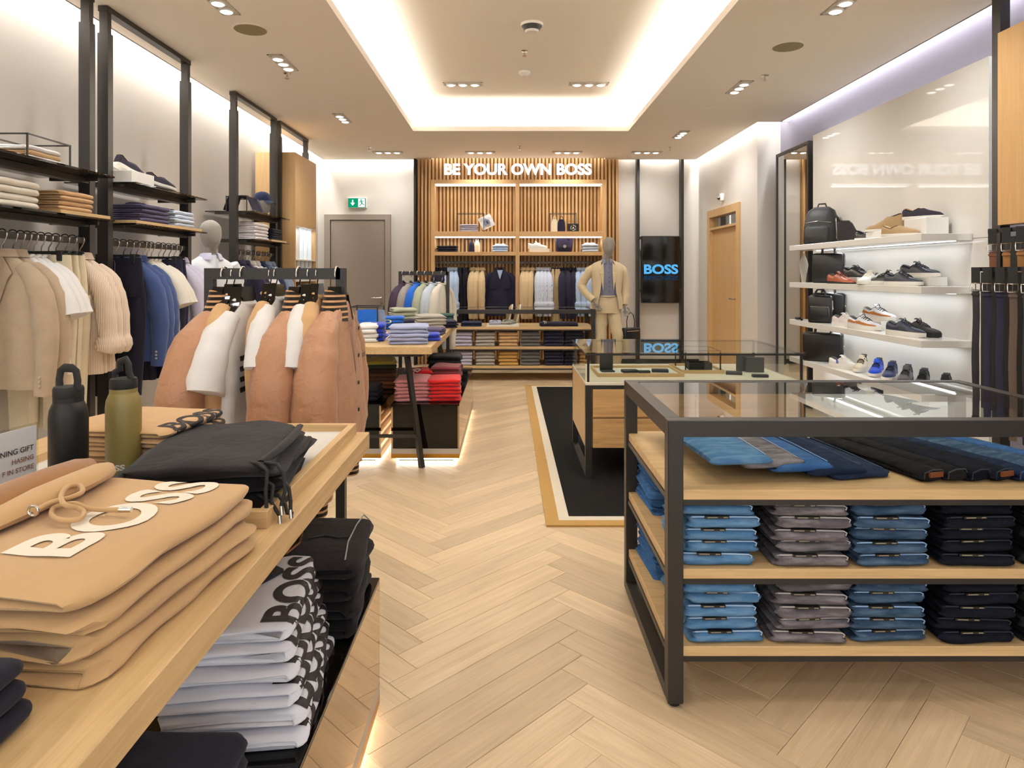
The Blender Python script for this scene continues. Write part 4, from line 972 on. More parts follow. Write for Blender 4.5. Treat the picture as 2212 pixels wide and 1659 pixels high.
# ================================================================== front table
HD = fabric('hoodie_fleece', '#c39e70', 1., .05, 700, .35, .25, .18)
FABC['hoodie'] = HD
hoodie_where = 'of tan hoodies at the front table edge'
hc = (-.725, 1.105); hr = PI/2-.10; hh = .031
for i in range(4):
    me = fold_mesh(.47, .43, hh*.985, 2, HD, 4+i, 2.2, .16, 21, .007)
    lab = ['plain tan folded hoodie, bottom of stack at the front table edge', 'plain tan folded hoodie, second from the bottom of stack at the front table edge', 'plain tan folded hoodie, third from the bottom, right under the printed one'][i] if i < 3 else 'tan folded hoodie with big white lettering on top of the front stack'
    loc = (hc[0]-.004*i, hc[1]+.003*i, TZ+hh*i)
    if i < 3: tag(obj('folded_hoodie', me, None, loc, hr+(.03, -.02, .02)[i]), lab, 'hoodie', 'tan hoodies')
    else:
        t = thing('folded_hoodie', lab, 'hoodie', loc, 0, 'tan hoodies')
        body = obj('body', me, t, None, hr); tr = bvh(me)
        # lettering: placed in world terms, brought into the body's frame
        M = Matrix.Rotation(hr, 4, 'Z'); Mi = M.inverted()
        ta = math.radians(80); cx, cy = -.645-loc[0], 1.145-loc[1]
        def w2l(x, y, z):
            p = Mi @ Vector((cx+x*math.cos(ta)-y*math.sin(ta), cy+x*math.sin(ta)+y*math.cos(ta), 0)); return tuple(p)
        tm = text_mb('BOSS', .375, .118, .03, cut=.009).move(w2l); drape_top(tm, tr, .0022).build('lettering', PRW, body)
        zt_ = hh
        def W(px, py, z): 
            Y = (EYE-z)*F/(py-VY); return Vector((PX(px, Y)-loc[0], Y-loc[1], z-loc[2]))
        # hood laid flat: two thick lips around the neck opening
        def lip(pts, r, fl): return MB().tube(pts, r, 10, False, fl)
        z0 = loc[2]+hh
        P = [W(-60, 1150, z0+.012), W(20, 1110, z0+.016), W(90, 1075, z0+.020), W(160, 1045, z0+.024), W(215, 1020, z0+.022), W(228, 1008, z0+.016)]
        hd = lip(P, [.022, .030, .034, .034, .030, .016], .55).build('hood', HD, t, smooth=60)
        P2 = [p+Vector((-.05, .02, .004)) for p in P]
        lip(P2, [.030, .04, .045, .042, .034, .015], .5).build('hood_lining', fabric('hoodie_inside', '#93663a', 1., .06, 700, .3, .3, .2), hd, smooth=60)
        def fine(pts, n=5):
            out = []
            for i in range(len(pts)-1):
                p0 = pts[max(i-1, 0)]; p1 = pts[i]; p2 = pts[i+1]; p3 = pts[min(i+2, len(pts)-1)]
                for k in range(n):
                    u = k/n; out.append(.5*((2*p1)+(p2-p0)*u+(2*p0-5*p1+4*p2-p3)*u*u+(3*p1-p0-3*p2+p3)*u**3))
            return out+[pts[-1]]
        za = z0+.008
        cord = fine([W(75, 1105, za+.015), W(110, 1085, za+.02), W(150, 1075, za+.022), W(178, 1062, za+.022), W(170, 1048, za+.024), W(145, 1052, za+.026), W(132, 1072, za+.024), W(140, 1090, za+.02), W(170, 1098, za+.010), W(182, 1108, za+.004), W(170, 1122, za+.003), W(135, 1124, za+.003), W(112, 1112, za+.006), W(120, 1094, za+.012), W(160, 1088, za+.016), W(190, 1098, za+.006), W(230, 1101, za+.003), W(258, 1101, za+.003)])
        c = MB().tube(cord, .0042, 8).build('drawstring', HD, t, smooth=60)
        MB().tube([W(258, 1101, za+.004), W(284, 1101, za+.004)], .0048, 8).build('metal_tip', CHROME, c, smooth=60)
        MB().tube([W(72, 1103, za+.022)+Vector((.008*math.cos(a), .0, .008*math.sin(a))) for a in [i*PI/5 for i in range(10)]], .0022, 6, True).build('eyelet', CHROME, hd, smooth=60)
# tray with the sweatpants
t = thing('wooden_tray', 'oak tray with white bottom under the black sweatpants', 'tray', (-.90, 1.80, TZ)); hx, hy = .40, .41
MB().box(-hx+.01, hx-.01, -hy+.01, hy-.01, .001, .014).build('bottom', plain('tray_white', '#e4e2de', .4), t)
MB().bev(-hx, hx, -hy, -hy+.022, 0, .036, .001).build('rim', OAKX, t); MB().bev(-hx, hx, hy-.022, hy, 0, .036, .001).build('rim', OAKX, t)
MB().bev(hx-.022, hx, -hy+.022, hy-.022, 0, .036, .001).build('rim', OAKY, t); MB().bev(-hx, -hx+.022, -hy+.022, hy-.022, 0, .036, .001).build('rim', OAKY, t)
SP = fabric('sweatpant_jersey', '#181417', 1., .12, 700, .4, .10, .35); FABC['jersey'] = SP
tz = TZ+.014; px_, py_ = -.697, 1.655
for i in range(3):
    t = thing('folded_sweatpants', f'black folded sweatpants with drawcord, {pos_word(i, 3)} stack on the oak tray', 'trousers', (px_+.014*(i % 2), py_+.012*(i % 2)-.006*i, tz+i*.036), .16-.03*(i % 2), 'black sweatpants')
    obj('body', fold_mesh(.33, .44, .0345, 2, SP, i, 2.6, .22, 17, .004), t)
    wb = MB().tube([(.125, -.19, .028), (.148, -.10, .033), (.160, .02, .033), (.158, .16, .029)], [.010, .013, .013, .009], 8, False, .55).build('waistband', SP, t, smooth=60)
    k = i*1.7; x0, y0 = .135, -.215
    cd = MB().tube([(x0-.03, y0+.02, .030), (x0-.01, y0-.008, .034), (x0+.012, y0-.02, .022), (x0+.01, y0-.03, -.004-.006*i), (x0+.018+.012*math.sin(k), y0-.045, -.028*i-.006 if i else -.001)], .0042, 8).tube([(x0+.0, y0+.015, .030), (x0+.03, y0-.01, .032), (x0+.045, y0-.022, .016), (x0+.05, y0-.030, -.010*i), (x0+.052+.01*math.cos(k), y0-.035, -.024*i-.002 if i else .001)], .0042, 8).build('drawcord', BLKM, t, smooth=60)
    for q, (ex, ey, ez) in enumerate(((x0+.018+.012*math.sin(k), y0-.045, -.028*i-.006), (x0+.052+.01*math.cos(k), y0-.035, -.024*i-.002))):
        if i: MB().tube([(ex, ey, ez), (ex+.002, ey-.003, ez-.018)], .0045, 8).build('cord_tip', CHROME, cd, smooth=60)
# tan printed tees behind the olive bottle
for i in range(5):
    me = fold_mesh(.28, .30, .0255, 2, FABC['tan'], i % 3, 1.2, .14)
    t = thing('folded_t_shirt', f'tan printed tee, {pos_word(i, 5)} stack behind the olive bottle', 't-shirt', (-.985+.006*(i % 2), 1.84-.006*i, tz+i*.026), PI/2-.13, 'tan printed tees')
    bd = obj('body', me, t)
    if i > 1: drape_fold(text_mb('BOSS', .23, .062, .035, cut=.010).move(lambda x, y, z: (x+.01, y+.031, z)), bvh(me), .30, .0255, .036).build('lettering', PRB, bd)
# bottles
def bottle(lab, x, y, z, body, ring, capm, loop):
    t = thing('drinks_bottle', lab, 'bottle', (x, y, z), -.3); t.scale = (1.06, 1.06, 1.13)
    MB().lathe([(.034, 0), (.0375, .004), (.0378, .165), (.036, .180), (.031, .192), (.0285, .197)], 32).build('body', body, t, smooth=50)
    MB().lathe([(.0292, .197), (.0292, .205)], 32).build('neck_ring', ring, t, smooth=40)
    cp = MB().lathe([(.0285, .205), (.0295, .208), (.0295, .222), (.0275, .227), (.010, .229)], 32).build('cap', capm, t, smooth=40)
    a = [(-.024, 0, .222), (-.026, 0, .240), (-.022, 0, .258), (-.012, 0, .264), (.012, 0, .264), (.022, 0, .258), (.026, 0, .240), (.024, 0, .222)] if loop == 'loop' else [(-.024, 0, .222), (-.026, 0, .238), (-.010, 0, .246), (-.012, 0, .262), (.008, 0, .268), (.014, 0, .258), (.016, 0, .240), (.024, 0, .224)]
    MB().tube(a, .0055, 8, False, 1.6).build('carry_loop', capm, cp, smooth=60)
    text_mb('BOSS', .052, .013, .035, cut=.004).move(lambda q, y_, z_: (.0381*math.sin((q+.008)/.0381), -.0381*math.cos((q+.008)/.0381), y_+.040)).build('lettering', plain('bottle_print', '#d6d3cb', .4), t)
bottle('black matte drinks bottle with a loop handle', PX(148, 1.54), 1.54, tz, plain('bottle_black', '#1b1a19', .45, .2), BLKM, BLKM, 'loop')
bottle('olive drinks bottle with black cap', PX(267, 1.66), 1.66, tz, plain('bottle_olive', '#8c7b45', .42, .0, vary=.03), plain('bottle_olive', '#8c7b45', .42), BLKM, 'hook')
# black printed tee and the counter sign
for i in range(3):
    me = fold_mesh(.24, .16, .026, 2, FABC['charcoal'], i, 1.2, .14); loc = (-.905, 1.415, TZ+i*.0265)
    if i < 2: tag(obj('folded_t_shirt', me, None, loc, .45), f'black folded tee, {["bottom", "middle"][i]} one beside the hoodie stack', 't-shirt', 'black tees on the front table')
    else:
        t = thing('folded_t_shirt', 'black folded tee with white lettering between the bottles and the hoodies', 't-shirt', loc, .45, 'black tees on the front table'); bd = obj('body', me, t)
        drape_top(text_mb('BOSS', .13, .034, .03, cut=.015).move(lambda x, y, z: (x*.97-y*.15+.01, x*.15+y*.97-.03, z)), bvh(me)).build('lettering', PRW, bd)
t = thing('counter_sign', 'white printed offer card in an acrylic stand at the left edge', 'sign', (-1.035, 1.475, TZ+.002), math.radians(78))
MB().box(-.20, 0, -.003, .003, 0, .20).build('acrylic_sheet', ACRYL, t); MB().box(-.197, -.003, -.0012, .0012, .006, .195).build('card', plain('card_white', '#f1f1f5', .5), t); MB().box(-.20, 0, -.03, .03, -.0, .004).build('stand_foot', ACRYL, t)
for s, x, z, h, m in (('NING GIFT', -.075, .150, .0115, PRB), ('HASING', -.072, .129, .0105, plain('print_brown', '#7a4f33', .7)), ('F IN STORE', -.055, .109, .0105, plain('print_brown', '#7a4f33', .7)), ('BOSS', -.040, .080, .0115, PRB)):
    mb = text_mb(s, None, h, .012); wx = max(v[0] for v in mb.v); mb.move(lambda a, b_, c: (a-wx-.012 if s != 'BOSS' else a-wx-.010, -.0036, b_+z)).build('card_print', m, t)
# dark stack nearest the camera, at the left edge
stack('folded_sweater', 'sweater', [('midnight', 'dark folded sweater')]*3, 'cut by the left picture edge', -.70, .725, TZ, .16, .25, .027, 2, PI/2)
# ================================================================== front plinth
WT = fabric('tee_white', '#d9d9e2', .95, .05, 700, .2, .3, .3); FABC['teewhite'] = WT
for i in range(6):
    me = fold_mesh(.40, .29, .0345, 2, WT, i, 1.7, .15, 13)
    t = thing('folded_t_shirt', f'white printed tee, {pos_word(i, 6)} stack on the front plinth', 't-shirt', (-.585-.012*i, 1.545+.016*i, PZH+i*.035), PI/2+.12, 'white printed tees')
    bd = obj('body', me, t)
    drape_fold(text_mb('BOSS', .34, .085 if i < 5 else .10, .035, cut=.013).move(lambda x, y, z: (x, y+.0425, z)), bvh(me), .29, .0345, .048).build('lettering', PRB, bd)
FABC['hoodieblack'] = fabric('hoodie_black', '#181416', 1., .1, 700, .4, .05, .3)
for i in range(4):
    me = fold_mesh(.36, .34, .052, 2, FABC['hoodieblack'], i, 1.8, .2, 13)
    t = thing('folded_hoodie', f'black zip hoodie with pale piping, {pos_word(i, 4)} stack on the front plinth', 'hoodie', (-.60+.003*i, 1.935, PZH+i*.0525), PI/2+.08, 'black zip hoodies')
    obj('body', me, t)
    MB().tube([(-.165, -.145, .0530), (-.05, -.135, .0540), (.08, -.14, .0535), (.165, -.15, .0525), (.172, -.165, .035), (.17, -.168, .02)], .0022, 6).build('piping', plain('piping_grey', '#8d8b8c', .6), t)
    if i == 3:
        z = MB().tube([(-.12, .02, .0535), (-.05, .0, .0545), (.03, .01, .0545)], .004, 6).build('zip', plain('zip_copper', '#8a5a3c', .35, .8), t)
        MB().tube([(-.02, -.02, .055), (.0, -.06, .0548), (-.02, -.10, .055), (-.015, -.13, .055)], .003, 6).build('drawcord', BLKM, t)
t = thing('cloth_pouch', 'black flat cloth pouch with white lettering lying on the white printed tees', 'pouch', (-.70, 1.64, PZH+.212), (.05, .10, -.5))
MB().bev(-.085, .085, -.12, .12, 0, .012, .005, 2).build('body', FABC['charcoal'], t, smooth=50)
text_mb('BOSS', .15, .045, .03).move(lambda x, y, z: (-y+.02, x+.0, .0128)).build('lettering', PRW, t)
stack('folded_sweater', 'sweater', [('midnight', 'dark navy folded sweatshirt')]*3, 'nearest the camera, front plinth', -.65, 1.13, PZH, .30, .30, .035, 2, PI/2)
# ================================================================== front rack
RXP = lambda px: PX(px, 2.72)
G = 'garments on the front rack'
def rk(kind, fab, lab, x, rz, cat, **kw): return hang(kind, fab, lab, (x, 2.72, 1.398), PI/2+rz, cat, G, hanger='plate', **kw)
rk('bomber', 'satin', 'tan satin bomber jacket with striped rib collar, leftmost on the front rack', -1.150, -.08, 'jacket', seed=1, th=1.4, sp=.02, back=.035)
rk('knit', 'tan', 'tan sweatshirt between the leftmost bomber and the barred white tee', -1.115, -.02, 'sweatshirt', seed=2, th=.4, L=.66, scale=.8)
t = rk('tee', 'white', 'white tee with four black bars on the chest, on the front rack', -1.075, -.05, 't-shirt', seed=0, th=1.0, L=.80, back=.03)
for q in range(4): MB().grid(lambda u, v: (-.165+.080*u, -.062-.003*v-.004*math.sin(u*3), -.315-.040*q-.019*v+.006*u), 3, 1).build('chest_bar', PRB, t)
rk('knit', 'tan', 'tan sweatshirt right of the barred white tee', -.965, .05, 'sweatshirt', seed=1, th=.5, L=.85, scale=.74)
rk('tee', 'white', 'plain white tee left of the middle bomber jacket', -.942, -.0, 't-shirt', seed=1, th=.6, scale=.82, L=.9)
rk('bomber', 'satin', 'tan satin bomber jacket with striped rib collar, middle one on the front rack', -.850, -.02, 'jacket', seed=2, th=1.2, sp=.012, back=.02)
rk('knit', 'tan', 'tan sweatshirt right of the middle bomber jacket', -.775, .04, 'sweatshirt', seed=0, th=.4, L=.7, scale=.76)
rk('tee', 'white', 'plain white tee left of the rightmost bomber jacket', -.808, -.0, 't-shirt', seed=2, th=.6, scale=.82, L=.9)
t = rk('bomber', 'satin', 'tan satin bomber jacket with small chest lettering, rightmost on the front rack', -.695, .0, 'jacket', seed=0, th=1.3, sp=.012, back=.02)
text_mb('BOSS', .062, .018, .03).move(lambda x, y, z: (x+.105, -.086, y-.34)).build('lettering', PRB, t)
# ================================================================== left wall bays: hanging
BY = lambda px: -XF*F/(VX-px)
G = 'garments hanging in the left wall frames'
def row(kind, fab, pxs, desc, cat, where, **kw):
    for i, px in enumerate(pxs):
        lab = f'{desc}, {"nearest" if i == 0 else "farthest" if i == len(pxs)-1 else ORD[i]} of {len(pxs)} {where}' if len(pxs) > 1 else f'{desc} {where}'
        hang(kind, fab, lab, (XF, BY(px), ZR+.002), RND.uniform(-.06, .06)+kw.get('rz', -.05), cat, G, seed=i, **{k: v for k, v in kw.items() if k != 'rz'})
row('blazer', 'linen', (4, 27), 'brown linen blazer', 'blazer', 'at the left edge', th=.85)
row('tee', 'white', (44, 58, 72), 'white short-sleeved tee', 't-shirt', 'behind the linen blazers', th=.5)
row('trousers', 'cream', (88, 104, 120), 'cream drawstring trousers', 'trousers', 'left of the striped shirts', th=.9, hanger='clip', L=1.08)
row('rolled', 'stripetan', (140, 156, 172), 'tan-striped shirt with rolled sleeves', 'shirt', 'by the nearest black post', th=.75)
row('trousers', 'midnight', (249,), 'dark trousers with hanging tags', 'trousers', 'left of the blue blazers', L=1.02, hanger='clip')
row('blazer', 'bluelinen', (266, 281, 294), 'blue woven blazer', 'blazer', 'in the second frame', th=.75)
row('tee', 'offwhite', (308, 317, 326), 'off-white short-sleeved tee', 't-shirt', 'right of the blue blazers', th=.5)
row('trousers', 'navy', (342, 352), 'navy drawstring trousers', 'trousers', 'right of the off-white tees', hanger='clip')
row('shirt', 'lilac', (364, 375, 386), 'pale lilac long-sleeved shirt', 'shirt', 'beside the white-shirted mannequin', th=.5)
row('shirt', 'navy', (514, 524), 'navy long-sleeved shirt', 'shirt', 'in the third frame', th=.6)
row('shirt', 'stripewhite', (536, 546), 'white striped shirt', 'shirt', 'in the third frame', th=.6)
row('shirt', 'navyblue', (558,), 'dark blue shirt', 'shirt', 'in the third frame behind the white striped shirts', th=.6)
row('shirt', 'steel', (570, 580), 'steel blue shirt', 'shirt', 'farthest in the third frame', th=.6)
# shelves of the bays: folded goods and props
def wireframe(lab, x0, x1, y0, y1, z0, z1, r=.004, open_bottom=True):
    t = thing('wire_frame', lab, 'display frame', ((x0+x1)/2, (y0+y1)/2, z0)); hx, hy, h = (x1-x0)/2, (y1-y0)/2, z1-z0
    for sx in (-1, 1):
        for sy in (-1, 1): MB().box(sx*hx-r, sx*hx+r, sy*hy-r, sy*hy+r, 0, h).build('upright', BLK, t)
        MB().box(sx*hx-r, sx*hx+r, -hy, hy, h-2*r, h).build('top_bar', BLK, t)
    for sy in (-1, 1): MB().box(-hx, hx, sy*hy-r, sy*hy+r, h-2*r, h).build('top_bar', BLK, t)
    return t
wireframe('black wire frame around three folded tees on the nearest top shelf', -2.76, -2.50, 3.49, 3.83, ZS1, ZS1+.13)
stack('folded_t_shirt', 't-shirt', [('white', 'white folded tee'), ('tan', 'tan folded tee'), ('white', 'white folded tee')], 'inside the wire frame', -2.63, 3.66, ZS1, .27, .22, .027, 2, PI/2)
stack('folded_sweater', 'sweater', [('offwhite', 'cream folded sweater')]*4, 'on the nearest lower left shelf', -2.60, 3.36, ZS2, .36, .26, .036, 2, PI/2)
def board(lab, x0, x1, y0, y1, z, h, m=OAKY, nm='wooden_board'):
    return tag(MB().bev(x0, x1, y0, y1, z, z+h, .002).build(nm, m), lab, 'display board')
board('small oak board under the tan folded knits', -2.76, -2.465, 3.70, 4.16, ZS2, .022)
stack('folded_sweater', 'sweater', [('tan', 'tan folded knit')]*4, 'on the small oak board', -2.60, 3.86, ZS2+.022, .29, .25, .028, 2, PI/2)
board('white block under the navy shoes on the second top shelf', -2.74, -2.50, 4.46, 4.74, ZS1, .085, WHITEM, 'display_block')
SUN = plain('suede_navy', '#231f2b', .95, bump=.3, bscale=400); SUT = plain('suede_tan', '#a08460', .95, bump=.3, bscale=400); SOLW = plain('sole_white', '#e2ddd2', .6); SOLB = plain('sole_black', '#141313', .6); LEAB = plain('leather_black', '#151416', .32, 0, .5, bump=.08); LEAN = plain('leather_navy', '#1d1f2e', .38, 0, .5); LEABR = plain('leather_brown', '#8f3f1c', .28, 0, .6, vary=.2); LEAW = plain('leather_white', '#e4e2dc', .45)
shoe('loafer', SUN, SOLW, 'navy suede loafer tilted on the white block', (-2.62, 4.66, ZS1+.088), PI/2-.25, lining=plain('lining_tan', '#9a6232', .7), group='navy loafers on the left shelf', pitch=.30)
shoe('loafer', SUN, SOLW, 'navy suede loafer leaning down from the white block', (-2.55, 4.93, ZS1+.028), PI/2-.25, lining=plain('lining_tan', '#9a6232', .7), group='navy loafers on the left shelf', pitch=.12)
board('long oak board under the navy polos', -2.76, -2.465, 4.45, 5.40, ZS2, .022)
stack('folded_polo', 'polo shirt', [('plum', 'dark navy folded polo')]*4, 'on the second lower shelf', -2.60, 4.72, ZS2+.022, .36, .26, .030, 2, PI/2, collar=True)
stack('folded_shirt', 'shirt', [('paleblue', 'pale blue folded shirt')]*4, 'beside the navy polos', -2.60, 5.14, ZS2+.022, .30, .26, .030, 2, PI/2, collar=True)
# third bay
wireframe('black wire frame under the draped navy sweatshirt', -2.74, -2.54, 6.52, 6.78, ZS1, ZS1+.15)
t = thing('draped_sweatshirt', 'navy sweatshirt draped over a wire frame on the third top shelf', 'sweatshirt', (-2.62, 6.70, ZS1+.152))
MB().grid(lambda u, v: (-.02+.18*(v-.5)*1.6 + .01*nz(u*5, v*5), (u-.5)*.30+.01*nz(u*4, v*6, 2), .006+.008*nz(u*6, v*6, 4)-(.14*max(0, abs(v-.5)*2-.62)/.38 if abs(v-.5) > .31 else 0)), 12, 16).build('body', FABC['navy'], t, smooth=60)
LINENG = fabric('mannequin_linen', '#8f887f', .95, .10, 350, .5, .2, .05)
def head_mb(z0, h, wx=.078, wy=.098, tilt=0.):
    b = MB(); secs = []
    prof = [(0, .58, .56, .0), (.06, .62, .60, .0), (.14, .66, .68, -.02), (.22, .72, .86, -.06), (.32, .84, .96, -.05), (.45, .95, 1.0, -.02), (.60, 1.0, 1.0, .0), (.75, .96, .96, .02), (.87, .78, .80, .03), (.95, .50, .52, .03), (.99, .22, .24, .02)]
    for f, kx, ky, oy in prof:
        secs.append([(wx*kx*math.cos(2*PI*j/24), wy*(ky*math.sin(2*PI*j/24)+oy*1.6), z0+h*f) for j in range(24)])
    return b.loft(secs)
t = thing('head_form', 'grey linen head form wearing a navy cap on the third top shelf', 'head form', (-2.60, 7.10, ZS1), 1.2)
head_mb(0, .235, .066, .085).build('head', LINENG, t, smooth=60)
b = MB(); b.loft([[(.072*k*math.cos(2*PI*j/24), .092*k*math.sin(2*PI*j/24)+.004, z) for j in range(24)] for k, z in ((1.02, .165), (1.02, .195), (.93, .225), (.70, .248), (.35, .26), (.05, .262))])
cp = b.build('cap', FABC['navyblue'], t, smooth=60)
MB().grid(lambda u, v: ((u-.5)*.135, -.085-.075*v*(1-(2*u-1)**2*.6), .168-.028*v-.02*(2*u-1)**2), 10, 5).build('visor', FABC['navyblue'], cp, smooth=60)
stack('folded_shirt', 'shirt', [('stripewhite', 'white finely striped folded shirt')]*5, 'on the third lower shelf', -2.60, 6.74, ZS2, .34, .26, .034, 2, PI/2, collar=True)
board('small oak board under the dark folded knits on the third lower shelf', -2.74, -2.465, 7.0, 7.46, ZS2, .022)
stack('folded_sweater', 'sweater', [('midnight', 'dark navy folded knit')]*5, 'on the third lower shelf', -2.60, 7.20, ZS2+.022, .28, .25, .024, 2, PI/2)
print('p5 ok')
# ================================================================== middle table
def tstack(key, n, desc, where, px, base, w, d, h, z=TZ, rot=0., name='folded_sweater', cat='sweater', x=None, **kw):
    Y = (EYE-z)*F/(base-VY); X = PX(px, Y) if x is None else x
    items = [(k, desc) for k in key] if isinstance(key, (list, tuple)) else [(key, desc)]*n
    return stack(name, cat, items, where, X, Y+d/2, z, w, d, h, 2, rot, **kw)
tstack('periwinkle', 5, 'pale periwinkle folded sweatshirt', "at the middle table's front edge", 877, 745, .28, .30, .028, rot=.12, rough=1.5)
tstack('white', 4, 'white folded knit', 'left of the blue knits', 788, 740, .15, .30, .034, rot=.1)
tstack('royal', 4, 'royal blue folded knit', 'beside the white knits', 806, 738, .13, .28, .034, rot=.1)
t = tstack('royal', 1, 'royal blue folded hoodie with white cords', 'lying flat on the middle table', 850, 731, .20, .22, .026, rot=.5)[0]
c = MB()
for q in range(3):
    c.tube([(-.07+.05*q, -.06, .030), (-.10+.05*q, -.12, .020), (-.13+.045*q, -.15, .006), (-.10+.05*q, -.19, .005), (-.15+.05*q, -.20, .005), (-.12+.04*q, -.14, .012), (-.09+.05*q, -.11, .024)], .005, 6)
c.build('white_cords', PRW, t, smooth=60)
wireframe('black wire frame holding blue folded knits on the middle table', -1.42, -1.17, 6.0, 6.3, TZ, TZ+.23, .005)
for i, (k, lab) in enumerate((('cobalt', 'bright blue knit standing upright in the wire frame'), ('steel', 'grey blue knit standing behind the bright blue one'))):
    tag(obj('standing_knit', fold_mesh(.20, .19, .035, 2, FABC[k], i), None, (-1.30+.06*i, 6.16+.06*i, TZ+.10), (1.25, 0, .35)), lab, 'sweater')
ts_ = tstack('cobalt', 4, 'bright blue folded tee', 'on the middle table', 842, 712, .22, .24, .030, rot=.15, name='folded_t_shirt', cat='t-shirt')
text_mb('BO', .12, .06, .03).move(lambda x, y, z: (x-.06, -.135-.002, y*.6+.018)).build('lettering', PRW, ts_[2])
tstack('sage', 4, 'sage green folded sweatshirt', "at the middle table's rear", 866, 701, .25, .26, .042, rot=.35, rough=1.6)
tstack('navy', 2, 'crumpled navy folded knit', 'between the green and grey stacks', 880, 706, .20, .24, .034, rot=-.2, rough=2.)
tstack('greige', 5, 'grey folded sweatshirt', 'centred on the middle table', 924, 716, .26, .30, .029, rot=.22, rough=1.6)
tstack('forest', 3, 'dark green folded knit', "at the table's far corner", 962, 697, .16, .24, .030)
tstack('navy', 3, 'navy folded knit', 'at the table edge near the grey stack', 966, 709, .15, .26, .024, rot=.2)
tstack('plum', 2, 'violet navy folded knit', 'at the table edge near the grey stack', 935, 725, .17, .22, .030, rot=-.1)
tstack('royal', 2, 'deep blue folded knit', 'beside the periwinkle sweatshirts', 930, 737, .12, .22, .028, rot=.05)
# plinths under it
tstack('midnight', 3, 'black folded knit', 'in front of the brown knits', 815, 866, .26, .28, .034, PZH, x=-1.13)
tstack(['rust', 'rust', 'brown', 'brown', 'darkbrown', 'olive', 'yellow'], 7, 'folded knit', 'of browns with yellow on top', 836, 842, .28, .30, .034, PZH, x=-1.10, rot=.1, rough=1.6)
tstack('pink', 6, 'pink folded knit', 'on the black plinth', 889, 868, .26, .30, .028, PZH, rot=.08, rough=1.6)
tstack('red', 6, 'bright red folded knit', 'on the black plinth', 958, 868, .235, .28, .028, PZH, rot=.05, rough=1.6)
t = tstack('red', 5, 'red hooded knit with white cords', 'behind the pink knits', 905, 848, .18, .22, .036, PZH, rot=.3, rough=1.6)[-1]
MB().tube([(-.06, -.08, .04), (-.08, -.12, .045), (-.05, -.14, .03), (-.02, -.12, .045), (-.05, -.10, .05), (-.08, -.13, .02), (-.06, -.135, .0)], .005, 6).build('white_cords', PRW, t, smooth=60)
tstack('maroon', 6, 'maroon folded knit', 'behind the red knits', 960, 846, .24, .26, .034, PZH, rot=-.05, rough=1.6)
tstack('black', 6, 'black folded knit', 'farthest on the black plinth', 958, 824, .30, .28, .038, PZH, rot=.06, rough=1.6)
# second rack
G = 'tops on the rear rack'
for i, (px, k, d) in enumerate(((871, 'aubergine', 'dark aubergine'), (887, 'grey', 'warm grey'), (903, 'cobalt', 'bright blue'), (919, 'sage', 'sage green'), (937, 'paleblue', 'pale blue'), (955, 'offwhite', 'off-white'))):
    hang('knit', k, f'{d} long-sleeved top on the rack behind the middle table', (PX(px, 7.66), 7.66, 1.398), PI/2-.35, 'sweatshirt', G, seed=i, th=.7, L=.66)
# ================================================================== rear display unit
RC_ = [('lilac', 'pale lilac folded trousers', 'first column'), ('greige', 'stone grey folded trousers', 'second column'), ('tan', 'tan buttoned folded trousers', 'third column'), ('darkgrey', 'dark grey folded trousers', 'fourth column'), ('navy', 'navy side-striped folded trousers', 'fifth column'), ('midnight', 'near-black folded trousers', 'sixth column')]
for lv, z in (('upper', .445), ('lower', .195)):
    for (k, d, c_), px in zip(RC_, (999, 1048, 1098, 1146, 1197, 1242)):
        if lv == 'lower' and k == 'tan': k, d = 'ochre', 'ochre folded trousers'
        stack('folded_trousers', 'trousers', [(k, d)]*4, f'in {c_}, rear unit {lv} shelf', PX(px, 8.74), 8.90, z, .25, .30, .046, 2, 0, .004, 'folded trousers on the rear unit')
stack('folded_trousers', 'trousers', [('navyblue', 'dark blue folded trousers')]*2, 'on top of the rear unit, left', PX(1019, 8.9), 8.95, .70, .27, .28, .028)
t = stack('folded_trousers', 'trousers', [('navy', 'navy trousers with white side stripes')], 'lying on top of the rear unit', PX(1207, 8.9), 8.95, .70, .50, .28, .052)[0]
for q in (-.19, -.17): MB().tube([(q, -.141, .006), (q, -.146, .026), (q, -.13, .054), (q, .1, .055)], .004, 5).build('side_stripe', PRW, t)
tag(MB().bev(PX(1051, 8.85), PX(1121, 8.85), 8.78, 9.10, .70, .722, .002).build('display_tray', WHITEM), 'thin white board on the rear unit with polos', 'display board')
stack('folded_polo', 'polo shirt', [('lilac', 'lilac folded polo')], 'on the thin white board', PX(1069, 8.9), 8.95, .722, .15, .22, .03, collar=True)
stack('folded_polo', 'polo shirt', [('greige', 'grey folded polo')], 'leaning beside the lilac polo', PX(1097, 8.9), 8.97, .722, .16, .22, .034, rot=-.4, collar=True)
tag(MB().bev(PX(1121, 8.85), PX(1160, 8.85), 8.80, 9.10, .70, .708, .001).build('wooden_sheet', OAKX), 'thin oak sheet beside the white board on the rear unit', 'display board')
for i, px in enumerate((1105, 1122)):
    shoe('loafer', SUT, SOLW, f'tan suede slipper propped upright on the rear unit, {("left", "right")[i]} one', (PX(px, 9.1), 9.12, .85), 0, group='tan slippers', L=.25, pitch=-1.35)
